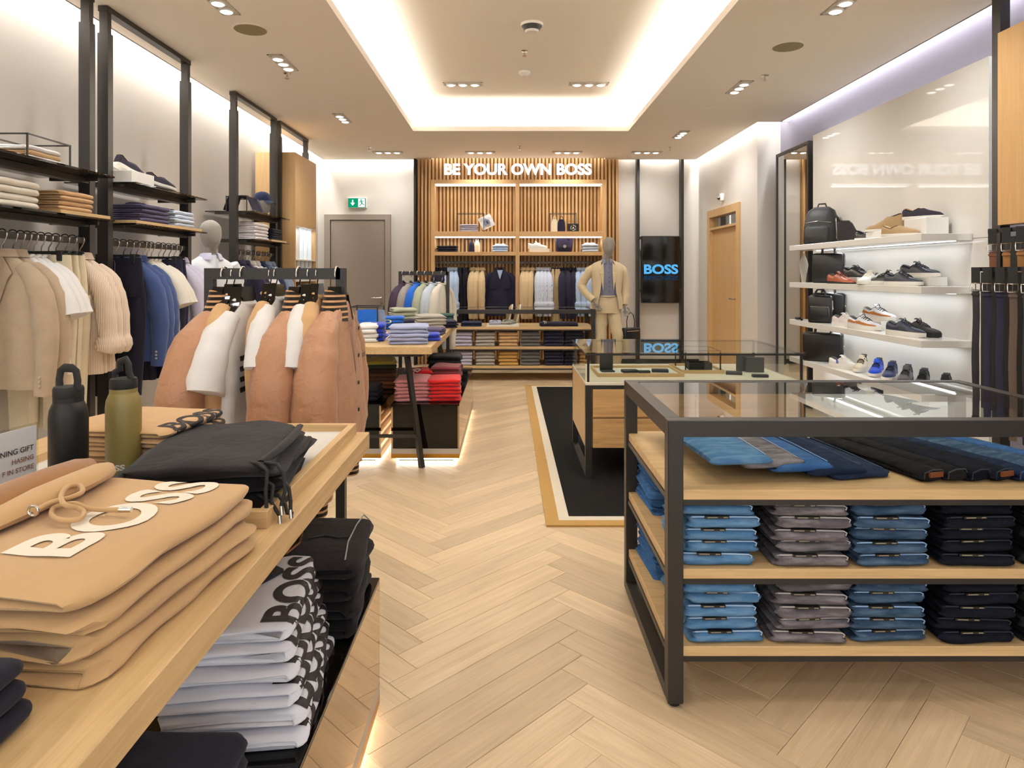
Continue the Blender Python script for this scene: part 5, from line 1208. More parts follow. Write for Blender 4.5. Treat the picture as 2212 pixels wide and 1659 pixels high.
# ================================================================== back shelving goods
BYc = 10.12
def bx_(u): return PX(640+.2411*u, BYc)
def bx7(u): return PX(1060+.2411*u, BYc)
zA_, zB_ = zA, zB
wireframe('thin wire frame over grey folded shirts, upper left rear shelf', bx_(1442), bx_(1680), 10.05, 10.23, zA_, zA_+.28, .004)
stack('folded_shirt', 'shirt', [('lilacgrey', 'grey lilac folded shirt')]*4, 'inside the thin wire frame', bx_(1550), 10.12, zA_, .26, .2, .028)
t = thing('printed_tee', 'white tee with a dark emblem hung slanted on the upper rear shelf', 't-shirt', (bx_(1705), 10.10, zA_+.15), (0, -.45, 0))
MB().grid(lambda u, v: ((u-.5)*.20+.006*nz(u*5, v*5), .012*nz(u*4, v*4, 3), (v-.5)*.19), 10, 10).grid(lambda u, v: ((u-.5)*.20+.006*nz(u*5, v*5), .018+.012*nz(u*4, v*4, 3), (v-.5)*.19), 10, 10).build('body', FABC['white'], t, smooth=60)
MB().prism([(-.045, -.045), (.045, -.045), (.05, .01), (0, .055), (-.05, .01)], 'y', -.016, -.013).build('emblem', FABC['steel'], t); text_mb('B', None, .045, .03).move(lambda x, y, z: (x+.01, -.0165, y-.01)).build('emblem_letter', PRB, t)
stack('folded_trousers', 'trousers', [('midnight', 'dark navy folded trousers')]*3, "at the rear shelf's left end", bx_(1357), 10.12, zB_, .29, .22, .032, rot=-.1)
wireframe('small wire frame with two hanging vests, lower left rear shelf', bx_(1512), bx_(1680), 10.06, 10.22, zB_, zB_+.20, .004)
def vest(lab, fab, x, y, z, w_, h_, rot=0.):
    t = thing('folded_vest', lab, 'vest', (x, y, z), rot)
    MB().loft([[(w_/2*k*c, .018*k2*s, zz) for c, s in [(math.copysign(abs(math.cos(2*PI*j/16))**.6, math.cos(2*PI*j/16)), math.sin(2*PI*j/16)) for j in range(16)]] for zz, k, k2 in ((0, 1.0, 1.3), (h_*.3, 1.03, 1.2), (h_*.7, .92, 1.0), (h_*.95, .55, .7))]).build('body', FABC[fab], t, smooth=60)
    for s in (-1, 1): MB().tube([(s*w_*.24, 0, h_*.93), (s*w_*.16, 0, h_*1.12), (0, 0, h_*1.2)], .004, 6).build('strap', FABC[fab], t)
vest('navy vest in the small wire frame', 'navy', bx_(1570), 10.13, zB_, .085, .17); vest('cream vest in the small wire frame', 'cream', bx_(1620), 10.13, zB_, .085, .18)
stack('folded_shirt', 'shirt', [('skyblue', 'light blue folded shirt')]*3, 'beside the small wire frame', bx_(1827), 10.12, zB_, .235, .22, .035, collar=True)
wireframe('thin wire frame behind the strappy tops, upper right rear shelf', bx7(530), bx7(762), 10.05, 10.23, zA_, zA_+.28, .004)
vest('cream strappy top on the upper right rear shelf', 'cream', bx7(572), 10.12, zA_, .11, .20); vest('navy strappy top on the upper right rear shelf', 'navy', bx7(632), 10.11, zA_, .12, .20)
t = thing('emblem_box', 'black card box with a white round emblem on the rear shelf', 'box', (bx7(738), 10.12, zA_))
MB().bev(-.085, .085, -.03, .03, 0, .125, .002).build('carton', BLKM, t)
b = MB()
for q in range(3): b.tube([(.038*math.cos(a), -.031, .062+.038*math.sin(a)) for a in [q*2.094+.2+i*.16 for i in range(11)]], .0035, 6)
b.build('emblem_ring', PRW, t); text_mb('A', None, .034, .02).move(lambda x, y, z: (x, -.031, y+.062)).build('emblem_mark', PRW, t)
board('white block under the white sneaker on the rear shelf', bx7(345), bx7(525), 10.04, 10.2, zB_, .05, WHITEM, 'display_block')
shoe('sneaker', LEAW, SOLW, 'white low sneaker on a white block, rear shelf', (bx7(420), 10.12, zB_+.05), 0, lace=PRW, group='shoes on the rear shelf')
t = thing('backpack', 'small navy backpack with pale emblem on the rear shelf', 'bag', (bx7(660), 10.12, zB_))
MB().loft([[(.125*k*math.copysign(abs(math.cos(2*PI*j/20))**.5, math.cos(2*PI*j/20)), .06*k*math.copysign(abs(math.sin(2*PI*j/20))**.6, math.sin(2*PI*j/20)), z) for j in range(20)] for k, z in ((.85, 0), (.95, .02), (1.0, .10), (1.08, .19), (1.0, .205))]).build('body', FABC['navy'], t, smooth=60)
MB().grid(lambda u, v: ((u-.5)*.26*(1-.25*v), -.066-.004*math.sin(u*6), .20-.13*v), 8, 4).build('flap', FABC['plum'], t, smooth=60); MB().lathe([(.024, 0), (.024, .003)], 14).move(lambda x, y, z: (x, -.070-z, y+.085)).build('emblem', plain('emblem_silver', '#a9a6a6', .4, .4), t)
stack('folded_shirt', 'shirt', [('paleblue', 'pale folded dress shirt')]*3, "at the rear shelf's right end", bx7(890), 10.12, zB_, .24, .22, .040, collar=True)
G = 'garments on the rear rails'
def rear(kind, fab, us, f, desc, cat, where, **kw):
    for i, u in enumerate(us):
        lab = f'{desc}, {ORD[i]} from left of {len(us)} {where}' if len(us) > 1 else f'{desc} {where}'
        hang(kind, fab, lab, (f(u), 10.137, 1.56), PI/2+RND.uniform(-.1, .1)-.12, cat, G, seed=i, th=.62, **kw)
rear('shirt', 'midnight', (1265, 1300, 1340), bx_, 'dark navy shirt', 'shirt', 'at the left end of the rear rail')
rear('rolled', 'skyblue', (1375, 1405, 1440), bx_, 'light blue rolled-cuff shirt', 'shirt', 'on the left rear rail')
rear('trousers', 'midnight', (1475, 1520), bx_, 'dark trousers', 'trousers', 'on the left rear rail', hanger='clip')
rear('shirt', 'beige', (1585, 1630, 1670), bx_, 'beige knitted top', 'sweater', 'on the left rear rail')
rear('shirt', 'beige', (290, 330, 372), bx7, 'beige knitted top', 'sweater', 'on the right rear rail')
rear('rolled', 'stripeblue', (430, 460, 490, 520), bx7, 'blue striped rolled-cuff shirt', 'shirt', 'on the right rear rail')
rear('trousers', 'beige', (560, 590, 620), bx7, 'beige drawstring trousers', 'trousers', 'on the right rear rail', hanger='clip')
rear('shirt', 'navy', (640, 692, 750), bx7, 'navy jacket-like shirt', 'jacket', 'on the right rear rail')
rear('rolled', 'skyblue', (790, 826, 862), bx7, 'light blue rolled-cuff shirt', 'shirt', "at the rear rail's end")
t = hang('shirt', 'navy', 'navy overshirt shown front-on over a light blue shirt', (bx_(1825), 10.06, 1.56), 0, 'overshirt', G, seed=1, L=.80, name='overshirt')
MB().grid(lambda u, v: ((u-.5)*.085*(1-v*.9), -.068, -.115-.13*v), 3, 5).build('inner_shirt', FABC['skyblue'], t)
for s in (-1, 1): MB().box(s*.10-.05, s*.10+.05, -.078, -.066, -.39, -.30).build('chest_pocket', FABC['navy'], t)
# ================================================================== front display unit: jeans
JS = [('light', 'light blue folded jeans', 'first column', .70), ('grey', 'washed grey folded jeans', 'second column', .995), ('mid', 'mid blue folded jeans', 'third column', 1.25), ('ink', 'near-black folded jeans', 'fourth column', 1.535), ('black', 'black folded jeans', 'fifth column', 1.81)]
for z, lv in ((.445, 'upper'), (.195, 'lower')):
    for k, d, c_, x in JS:
        jeans_stack(k, 5, f'in {c_}, front unit {lv} shelf', x, GY0+.20, z, .238, .34, .0405, d)
    jeans_stack('blue', 6, f'at the back, front unit {lv} shelf', .69, GY1-.19, z, .24, .32, .032, 'mid blue folded jeans', PI)
# fanned jeans on the upper board
FJ = [('indigo', 1.135, 2.265, 0), ('dark', 1.055, 2.255, 1), ('blue', .945, 2.25, 2), ('grey', .845, 2.25, 3), ('light', .735, 2.235, 4)]
nm = {'indigo': 'dark indigo', 'dark': 'dark blue', 'blue': 'bright blue', 'grey': 'grey', 'light': 'light blue'}
for k, x, y, i in FJ:
    t = thing('flat_jeans', f'{nm[k]} jeans laid flat in the fan under the glass top', 'jeans', (x+.02, y+.31, .7005+.014*i), .16-.015*i, 'jeans fanned under the glass')
    obj('denim_body', fold_mesh(.215, .60, .030, 2, DEN[k], i % 3, 1.3, .15), t)
    MB().tube([(.09, -.28, .029), (.10, -.05, .0312), (.10, .18, .031), (.06, .22, .0312), (-.02, .215, .0312)], .0015, 5).build('seam_edge', plain('rim_'+k, RIM[k], .9), t)
    MB().lathe([(.006, 0), (.005, .003)], 10, (.085, .20, .0305)).build('rivet', CHROME, t)
    if k in ('light', 'blue'): q = MB().box(-.09, .02, .17, .225, .0312, .0325).build('paper_tag', STRIP, t); MB().box(-.07, .0, .18, .19, .0325, .033).build('tag_print', plain('tag_white', '#d8d2c8', .6), q)
for i in range(8):
    k = ('black', 'black', 'ink', 'ink', 'dark', 'mid', 'mid', 'blue')[i]
    x = 1.40+.075*i
    t = thing('half_folded_jeans', f'{("black", "black", "ink dark", "ink dark", "dark blue", "mid blue", "mid blue", "bright blue")[i]} jeans lying lengthwise under the glass, {ORD[i]} from left', 'jeans', (x-.05, 2.52, .7005+.002*(i % 2)), .27+.02*i, 'jeans lying lengthwise')
    obj('denim_body', fold_mesh(.085, .56, .040+.004*(i % 3), 2, DEN[k], i % 3, 1.6, .2), t)
    MB().tube([(-.04, -.282, .010), (-.042, -.286, .034), (-.01, -.288, .043), (.03, -.286, .040), (.043, -.284, .022)], .0022, 6).build('waistband', plain('rim_'+k, RIM[k], .9), t)
    if i in (0, 3, 5): MB().box(-.025, .03, -.292, -.285, .018, .034).build('leather_patch', plain('patch_brown', '#7a3d1e', .5), t)
# ================================================================== counter goods
CZ = .657
def tray(lab, x0, x1, y0, y1, z):
    t = thing('wooden_tray', lab, 'tray', ((x0+x1)/2, (y0+y1)/2, z)); hx, hy = (x1-x0)/2, (y1-y0)/2
    MB().box(-hx+.012, hx-.012, -hy+.012, hy-.012, 0, .008).build('bottom', WHITEM, t)
    for s in (-1, 1):
        MB().box(-hx, hx, s*hy-(.012 if s > 0 else 0), s*hy+(0 if s > 0 else .012), 0, .026).build('rim', OAKX, t)
        MB().box(s*hx-(.012 if s > 0 else 0), s*hx+(0 if s > 0 else .012), -hy+.012, hy-.012, 0, .026).build('rim', OAKX, t)
tray('oak tray with wallets in the glass counter', .64, 1.26, 4.80, 5.22, CZ)
tray('oak tray with the belt box in the glass counter', 1.28, 1.60, 4.96, 5.34, CZ)
GRL = plain('leather_grey', '#3b3a3b', .5, 0, .4, bump=.1)
def wallet(lab, x, y, z, w_=.11, d_=.085, open_=False, rot=0.):
    t = thing('wallet', lab, 'wallet', (x, y, z), rot, 'leather goods in the counter')
    MB().bev(-w_/2, w_/2, -d_/2, d_/2, 0, .010, .003, 2).build('lower_leaf', GRL, t, smooth=40)
    if open_: MB().bev(-w_/2, w_/2, d_/2-.012, d_/2, .010, .010+d_*1.35, .003, 2).build('upright_leaf', GRL, t, smooth=40)
    else: MB().bev(-w_/2, w_/2, -d_/2, d_/2-.004, .0105, .020, .003, 2).build('upper_leaf', GRL, t, smooth=40)
wallet('black wallet standing open on the oak tray', .74, 5.02, CZ+.008, .10, .09, True, .05)
wallet('flat grey wallet on the oak tray, centre', .90, 4.98, CZ+.008, .115, .08, rot=.1)
wallet('small grey card holder on the oak tray', 1.0, 4.93, CZ+.008, .08, .06)
wallet('grey wallet at the right end of the oak tray', 1.13, 5.00, CZ+.008, .12, .085, rot=-.15)
wallet('grey wallet half open beside the grey card boxes', 1.66, 4.94, CZ, .115, .085, rot=-.3); wallet('thin black card case beside the grey card boxes', 1.80, 4.80, CZ, .11, .05, rot=-.1)
for i, x in enumerate((1.75, 1.80)):
    tag(MB().bev(-.065, .065, -.018, .018, 0, .118-.006*i, .003).build('card_box', plain('card_grey', '#4c4a4a', .6), None, (x+.05, 5.10-.06*i, CZ), -.12), f'grey upright card box in the glass counter, {("rear", "front")[i]} one', 'box')
t = thing('belt_box', 'open black gift box with a rolled belt in the glass counter', 'box', (1.46, 5.14, CZ+.008), -.1)
MB().box(-.085, .085, -.07, -.066, 0, .055).box(-.085, .085, .066, .07, 0, .055).box(-.085, -.081, -.066, .066, 0, .055).box(.081, .085, -.066, .066, 0, .055).box(-.085, .085, -.07, .07, 0, .004).build('carton', BLKM, t)
MB().tube([(.012+.0, 0, .03)]+[((.012+.0022*i)*math.cos(i*.6), (.012+.0022*i)*math.sin(i*.6), .03) for i in range(22)], .006, 6, False, 2.2).build('rolled_belt', plain('belt_brown', '#3b2a20', .5), t)
wireframe('black wire frame standing round the belt box', 1.32, 1.58, 5.00, 5.30, CZ+.008, CZ+.168, .004)
# ================================================================== shoe wall
def SY(px, X=2.93): return X*F/(px-VX)
def riser(lab, pxc, sh, X, w_, d_, h_):
    Y = SY(pxc, X); return board(lab, X-d_/2, X+d_/2, Y-w_/2, Y+w_/2, SHZ[sh], h_, WHITE, 'display_block')
TR = -1.0
G1 = 'shoes on the top shelf'
riser('white block under the tan suede boot', 1908, 0, 2.97, .24, .15, .062); riser('tall white block under the navy loafer', 2000, 0, 2.99, .26, .16, .125)
shoe('boot', FABC['charcoal'], SOLB, 'black ankle boot beside the backpack', (2.90, SY(1846, 2.90), SHZ[0]), TR, group=G1)
shoe('loafer', LEAB, SOLW, 'black slip-on shoe half hidden behind the white block', (2.95, SY(1886, 2.95), SHZ[0]), TR, group=G1)
shoe('chukka', SUT, SOLW, 'tan suede ankle boot on the white block', (2.97, SY(1910, 2.97), SHZ[0]+.062), PI-.9, group=G1)
shoe('loafer', SUT, SOLW, 'tan suede loafer in front of the tan boot', (2.84, SY(1946, 2.84), SHZ[0]), TR-.15, group=G1, lining=plain('lining_beige', '#b99b74', .8))
shoe('loafer', SUN, SOLW, 'navy suede loafer on the tall white block', (2.99, SY(1994, 2.99), SHZ[0]+.125), TR-.10, group=G1, lining=plain('lining_tan', '#9a6232', .7))
G2 = 'shoes on the second shelf'
riser('white block under the black dress shoe', 1850, 1, 3.0, .26, .13, .055); riser('white block under the rear navy sneaker', 1998, 1, 3.0, .30, .13, .062)
shoe('oxford', LEABR, SOLB, 'polished red-brown dress shoe', (2.84, SY(1818, 2.84), SHZ[1]), TR-.25, lace=plain('lace_brown', '#5a2a14', .8), group=G2)
shoe('oxford', LEAB, SOLB, 'polished black dress shoe on a white block', (3.0, SY(1853, 3.0), SHZ[1]+.055), TR-.2, lace=BLKM, group=G2)
shoe('sneaker', LEAW, SOLW, 'white leather sneaker between the dress shoes and the navy sneakers', (2.86, SY(1876, 2.86), SHZ[1]), TR-1.5, lace=PRW, group=G2)
shoe('sneaker', LEAB, SOLW, 'black leather sneaker with white sole', (2.93, SY(1912, 2.93), SHZ[1]), PI-.9, lace=BLKM, group=G2)
shoe('sneaker', LEAN, SOLW, 'navy leather sneaker with white sole, front one', (2.85, SY(1952, 2.85), SHZ[1]), TR-.15, lace=BLKM, group=G2)
shoe('sneaker', LEAN, SOLW, 'navy leather sneaker on a white block', (3.0, SY(1988, 3.0), SHZ[1]+.062), TR-.10, lace=BLKM, group=G2)
G3 = 'shoes on the third shelf'
riser('white block under the rear tan runner', 1898, 2, 3.0, .30, .13, .07)
RTAN = plain('suede_rust', '#a5672e', .9, bump=.2, bscale=300); RWHT = fabric('mesh_white', '#d8d6da', .9, .1, 500)
shoe('sneaker', plain('leather_blush', '#d6c9c6', .5), SOLW, 'pale blush sneaker beside the camera bag', (2.86, SY(1828, 2.86), SHZ[2]), TR-.3, lace=PRW, group=G3)
shoe('runner', RWHT, SOLW, 'tan and white running shoe, front one', (2.84, SY(1868, 2.84), SHZ[2]), TR-.15, lace=BLKM, accent=RTAN, group=G3)
shoe('runner', RWHT, SOLW, 'tan and white running shoe on a white block', (3.0, SY(1900, 3.0), SHZ[2]+.07), TR-.15, lace=BLKM, accent=RTAN, group=G3)
shoe('runner', plain('nylon_navy', '#20263f', .55), SOLW, 'navy running shoe with white sole edge', (2.84, SY(1957, 2.84), SHZ[2]), TR-.15, lace=BLKM, accent=LEAN, group=G3)
shoe('runner', plain('nylon_black', '#161617', .6), SOLB, 'black running shoe behind the navy one', (2.95, SY(1990, 2.95), SHZ[2]), TR-.15, lace=BLKM, group=G3)
G4 = 'shoes on the bottom shelf'
t = shoe('sneaker', LEAW, SOLW, 'white sneaker with a blue letter beside the briefcase', (2.86, SY(1826, 2.86), SHZ[3]), TR-.05, group=G4, lace=PRW)
text_mb('B', None, .03, .03).move(lambda x, y, z: (x-.05, -.0355, y+.058)).build('letter', plain('print_blue', '#1d3a9a', .6), t)
for px, k, d in ((1860, ('mesh_cream', '#d3c6ac'), 'cream'), (1893, ('mesh_blue', '#1748c4'), 'bright blue'), (1923, ('mesh_navy', '#222f57'), 'navy'), (1956, ('mesh_grey', '#4a4648'), 'dark grey'), (1992, ('mesh_black', '#161514'), 'black'), (2040, ('mesh_blackb', '#121211'), 'all-black')):
    m = fabric(k[0], k[1], .9, .15, 350, .5)
    shoe('sock', m, SOLB if d in ('black', 'all-black', 'dark grey') else SOLW, f'{d} knit sneaker with toe to the room, bottom shelf', (2.93, SY(px, 2.93), SHZ[3]), -PI*.72, lace=plain('lace_'+d, '#3a2f24' if d == 'cream' else '#101014', .8), group=G4)
def bag(lab, x, y, z, w_, h_, d_, rot, name='briefcase', pocket=False, quilt=False, strap=True):
    t = thing(name, lab, 'bag', (x, y, z), rot, 'leather bags on the shoe wall')
    body = MB().bev(-w_/2, w_/2, -d_/2, d_/2, 0, h_, .018, 3).build('body', LEAB, t, smooth=60)
    for s in (-1, 1): MB().tube([(-w_*.20, s*d_*.3, h_-.005), (-w_*.19, s*d_*.3, h_+.035), (-w_*.12, s*d_*.3, h_+.055), (w_*.12, s*d_*.3, h_+.055), (w_*.19, s*d_*.3, h_+.035), (w_*.20, s*d_*.3, h_-.005)], .006, 8).build('handle', LEAB, t, smooth=60)
    MB().tube([(-w_*.42, -d_*.18, h_+.001), (w_*.42, -d_*.18, h_+.001), (w_*.505, -d_*.18, h_-.05), (w_*.505, -d_*.18, h_*.45)], .0028, 6).build('zip', CHROME, t, smooth=60)
    MB().tube([(-w_*.42, d_*.22, h_+.001), (w_*.42, d_*.22, h_+.001), (w_*.505, d_*.22, h_-.05), (w_*.505, d_*.22, h_*.6)], .0028, 6).build('zip', CHROME, t, smooth=60)
    MB().tube([(w_*.515, d_*.02+.013*math.cos(a), h_*.55+.013*math.sin(a)) for a in [i*PI/6 for i in range(12)]], .003, 6, True).build('ring', CHROME, t, smooth=60)
    if pocket:
        MB().bev(-w_*.40, w_*.40, -d_/2-.02, -d_/2+.01, .015, h_*.62, .012, 2).build('pocket', LEAB, t, smooth=50)
        MB().tube([(-w_*.38, -d_/2-.021, h_*.60), (w_*.36, -d_/2-.021, h_*.60), (w_*.40, -d_/2-.019, h_*.52), (w_*.405, -d_/2-.015, h_*.25)], .0025, 6).build('pocket_zip', CHROME, t, smooth=60)
    else: MB().tube([(-w_*.45, -d_/2-.0015, h_*.62), (w_*.45, -d_/2-.0015, h_*.62)], .0015, 5).build('seam', BLKM, t)
    return t
RB_ = -.62
bag('black leather document bag behind the red-brown dress shoe', 2.93, SY(1790, 2.93), SHZ[1], .27, .27, .09, RB_)
bag('black leather briefcase behind the camera bag, third shelf', 2.98, SY(1792, 2.98)+.02, SHZ[2], .28, .265, .08, RB_)
bag('black leather camera bag with front pocket, third shelf', 2.84, SY(1770, 2.84)-.02, SHZ[2], .20, .245, .08, RB_, 'shoulder_bag', pocket=True)
bag('black leather briefcase with gathered front on the bottom shelf', 2.90, SY(1778, 2.90), SHZ[3], .34, .262, .10, RB_)
t = thing('gathered_scarf', 'grey knotted cloth hanging beside the document bag', 'scarf', (2.86, 6.50, SHZ[1]))
MB().loft([[(.035*k*math.cos(2*PI*j/14)+.006*nz(j, z*20), .03*k*math.sin(2*PI*j/14), z) for j in range(14)] for k, z in ((.5, 0), (.7, .06), (1.0, .12), (1.25, .17), (.9, .215), (.3, .27), (.15, .30))]).build('body', FABC['greige'], t, smooth=60); MB().tube([(0, 0, .24), (.0, .0, .30)], .008, 8).build('knot', FABC['white'], t)
t = thing('strap_pouch', 'small black strap lying behind the camera bag', 'strap', (2.80, 6.42, SHZ[2]))
MB().tube([(-.03, -.08, .012), (0, -.03, .016), (.02, .03, .014), (-.01, .07, .012), (-.04, .02, .018), (-.03, -.05, .024)], .011, 8).build('body', LEAB, t, smooth=60)
# backpack
t = thing('backpack', 'large black nylon backpack on the top shoe shelf', 'bag', (2.92, SY(1772, 2.92), SHZ[0]), -.75, 'bags on the shoe wall'); NYL = plain('nylon_bag', '#141314', .5, bump=.25, bscale=25)
def rr(k, w_, d_, z, oy=0., lean=0.): return [(w_*k*math.copysign(abs(math.cos(2*PI*j/28))**.55, math.cos(2*PI*j/28)), d_*k*math.copysign(abs(math.sin(2*PI*j/28))**.6, math.sin(2*PI*j/28))+oy+.004*nz(j, z*20), z) for j in range(28)]
MB().loft([rr(1, .135, .075, 0), rr(1.06, .135, .080, .02), rr(1.06, .135, .080, .16, .01), rr(1.0, .135, .072, .26, .03), rr(.85, .135, .06, .32, .04), rr(.5, .135, .05, .355, .045)]).build('body', NYL, t, smooth=60)
MB().loft([rr(1, .105, .03, .02, -.09), rr(1.05, .105, .034, .05, -.092), rr(1.0, .105, .032, .15, -.085), rr(.8, .105, .02, .175, -.075)]).build('pocket', NYL, t, smooth=60)
for s in (-1, 1): MB().tube([(s*.08, .075, .33), (s*.12, .12, .25), (s*.13, .125, .12), (s*.11, .08, .02)], .012, 8, False, .5).build('shoulder_strap', NYL, t, smooth=60)
MB().tube([(.145, -.03, .24), (.150, -.03, .12), (.148, -.03, .05)], .006, 6).build('side_strap', CHROME, t); MB().tube([(-.04, .05, .352), (-.03, .05, .385), (.03, .05, .385), (.04, .05, .352)], .008, 8).build('grab_handle', NYL, t, smooth=60)
MB().tube([(-.12, -.078, .20), (0, -.086, .215), (.12, -.078, .20)], .0025, 6).build('zip', CHROME, t)
# ================================================================== belts
def belt(lab, x, y, z, strapm, length, buckle=CHROME, w_=.034):
    t = thing('belt', lab, 'belt', (x, y, z), -.65, 'belts on the right stand')
    MB().loft([[(-.021, yy, .004), (.021, yy, .004), (.021, yy, -.085), (-.021, yy, -.085)] for yy in (-.012, .006)]).build('belt_holder', BLKM, t)
    MB().tube([(-.022, -.016, -.088), (.022, -.016, -.088), (.024, -.018, -.105), (.022, -.016, -.132), (-.022, -.016, -.132), (-.024, -.018, -.105)], .0036, 6, True).build('buckle', buckle, t, smooth=60)
    MB().tube([(0, -.018, -.130), (0, -.022, -.092)], .0028, 6).build('prong', buckle, t)
    def bn(u, v, s): return (-w_/2+w_*u+.006*nz(v*3, s*5.), -.010+s*.014+.006*nz(v*4, s*9., 2), -.125-length*v)
    MB().loft([[bn(0, v, 0), bn(1, v, 0), (bn(1, v, 0)[0], bn(1, v, 0)[1]+.004, bn(1, v, 0)[2]), (bn(0, v, 0)[0], bn(0, v, 0)[1]+.004, bn(0, v, 0)[2])] for v in [i/10 for i in range(11)]]).build('strap', strapm, t)
    MB().loft([[bn(0, v, 1), bn(1, v, 1), (bn(1, v, 1)[0], bn(1, v, 1)[1]+.004, bn(1, v, 1)[2]), (bn(0, v, 1)[0], bn(0, v, 1)[1]+.004, bn(0, v, 1)[2])] for v in [i/10 for i in range(11)]]).build('strap_end', strapm, t)
    MB().box(-w_/2-.003, w_/2+.003, -.020, .012, -.158, -.146).build('keeper', strapm, t)
BLT = dict(brown=plain('belt_leather_brown', '#7a4526', .5, vary=.15), tan=plain('belt_leather_tan', '#a5733f', .7, bump=.2, bscale=300), navy=plain('belt_suede_navy', '#25233a', .9, bump=.3, bscale=400), black=plain('belt_leather_black', '#171417', .5), mole=plain('belt_mole', '#5a4a3e', .7))
for i, (y, k, d) in enumerate(((4.02, 'brown', 'brown leather belt'), (3.91, 'tan', 'tan suede belt'), (3.80, 'tan', 'tan suede belt'), (3.69, 'black', 'black leather belt'), (3.58, 'brown', 'brown leather belt'))):
    belt(f'{d} in the upper row of the stand, {ORD[i]} from left', 2.885, y-.02, 1.66, BLT[k], .62)
for i, (y, k, d) in enumerate(((3.87, 'black', 'black leather belt'), (3.775, 'navy', 'navy suede belt'), (3.68, 'navy', 'navy suede belt'), (3.585, 'mole', 'grey-brown belt'), (3.49, 'black', 'black leather belt'), (3.40, 'black', 'black leather belt'))):
    belt(f'{d} in the lower row of the stand, {ORD[i]} from left', 2.695, y, 1.43, BLT[k], .80)
print('p6 ok')
# ================================================================== mannequins
def smooth_path(pts, n=4):
    pts = [Vector(p) for p in pts]; out = []
    for i in range(len(pts)-1):
        p0 = pts[max(i-1, 0)]; p1 = pts[i]; p2 = pts[i+1]; p3 = pts[min(i+2, len(pts)-1)]
        for k in range(n):
            u = k/n; out.append(.5*((2*p1)+(p2-p0)*u+(2*p0-5*p1+4*p2-p3)*u*u+(3*p1-p0-3*p2+p3)*u**3))
    return out+[pts[-1]]
def limb(pts, rs, n=14, flat=.9, k=4, wob=.0, seed=0):
    P = smooth_path(pts, k); R_ = []
    for i in range(len(rs)-1):
        for q in range(k): R_.append(rs[i]+(rs[i+1]-rs[i])*q/k)
    R_.append(rs[-1]); b = MB().tube(P, R_, n, False, flat)
    if wob: b.move(lambda x, y, z: (x+wob*nz(x*9, z*14, seed), y+wob*nz(y*9+5, z*14, seed+3), z))
    return b
def torso(secs, n=30, gap=None, exp=.78):
    """secs: (z, half width, half depth, y offset, front gap half-width)"""
    out = []
    for z, hw, hd, oy, gp in secs:
        ring = []
        for j in range(n):
            if gap: a = -PI/2 + math.asin(min(.98, gp/hw)) + (2*PI-2*math.asin(min(.98, gp/hw)))*j/(n-1)
            else: a = 2*PI*j/n
            c, s = math.cos(a), math.sin(a); ring.append((hw*math.copysign(abs(c)**exp, c), hd*math.copysign(abs(s)**exp, s)+oy, z))
        out.append(ring)
    return out
def hand(parent, wrist, direction, mat, curl=.6, name='hand', side=1):
    """palm with five separate bent fingers, pointing along direction"""
    d = Vector(direction).normalized(); u = Vector((0, -1, 0)); u = (u-d*u.dot(d)).normalized(); v = d.cross(u); w_ = Vector(wrist)
    b = limb([w_-d*.02, w_+d*.02, w_+d*.055, w_+d*.085], [.022, .030, .036, .034], 12, .45, 3)
    hd = b.build(name, mat, parent, smooth=60)
    for i, (o, l) in enumerate(((-.027, .066), (-.009, .076), (.009, .072), (.026, .056))):
        p = w_+d*.080+v*o; q = MB().tube([p, p+d*l*.45+u*.006, p+d*l*.8+u*(.02+.02*curl), p+d*l*.95+u*(.035+.02*curl)], [.0095, .009, .008, .006], 8).build('finger', mat, hd, smooth=60)
    p = w_+d*.035+v*(-.030*side); MB().tube([p, p+d*.03-v*.022*side+u*.01, p+d*.058-v*.024*side+u*.02], [.011, .010, .007], 8).build('thumb', mat, hd, smooth=60)
CR = fabric('suit_sand', '#d2bf9c', .9, .05, 700, .2, .25, .45); SH = fabric('shirt_blue_grey', '#77788c', .9, .08, 700, .3, .2, .2); WS = fabric('shirt_white', '#dfe1e6', .9, .04, 700, .2, .2, .35)
my = 8.80; mx_ = PX(1311, my)
t = thing('mannequin', 'grey linen mannequin in a sand suit with one hand in the pocket', 'mannequin', (mx_, my, 0), 0)
# one continuous figure: head, neck, trunk
b = head_mb(1.615, .26, .080, .100); b.move(lambda x, y, z: (x+.01+(z-1.6)*.06, y-.02, z))
b.loft(torso([(.98, .150, .095, 0, 0), (1.10, .135, .09, 0, 0), (1.25, .160, .10, 0, 0), (1.42, .175, .10, 0, 0), (1.50, .14, .075, .01, 0), (1.55, .065, .055, .005, 0), (1.65, .050, .052, -.015, 0)]))
body = b.build('figure', LINENG, t, smooth=60)
MB().loft(torso([(1.08, .150, .108, 0, 0), (1.20, .158, .112, 0, 0), (1.40, .180, .112, 0, 0), (1.50, .150, .082, .01, 0), (1.545, .072, .062, .005, 0)])).build('shirt', SH, t, smooth=60)
secs = []
for i in range(17):
    a = PI/2+(i/16-.5)*1.8*PI; c, s = math.cos(a), math.sin(a); secs.append([(.070*c, .060*s, 1.54), (.064*c, .056*s, 1.585), (.080*c, .072*s, 1.575), (.098*c, .092*s, 1.525)])
MB().loft(secs, closed=False).build('shirt_collar', SH, t, smooth=60)
for q in range(6): MB().lathe([(.006, 0), (.006, .003)], 8).move(lambda x, y, z: (x+.012, -.1125-z*.5, y+1.16+.062*q)).build('shirt_button', plain('button_dark', '#2b2b35', .4), t)
jk = torso([(.935, .218, .148, .01, .125), (1.02, .205, .142, .005, .115), (1.15, .186, .132, 0, .085), (1.28, .196, .134, 0, .070), (1.42, .212, .128, 0, .062), (1.50, .205, .105, .005, .066), (1.535, .165, .088, .012, .070), (1.565, .090, .076, .012, .060)], 30, True)
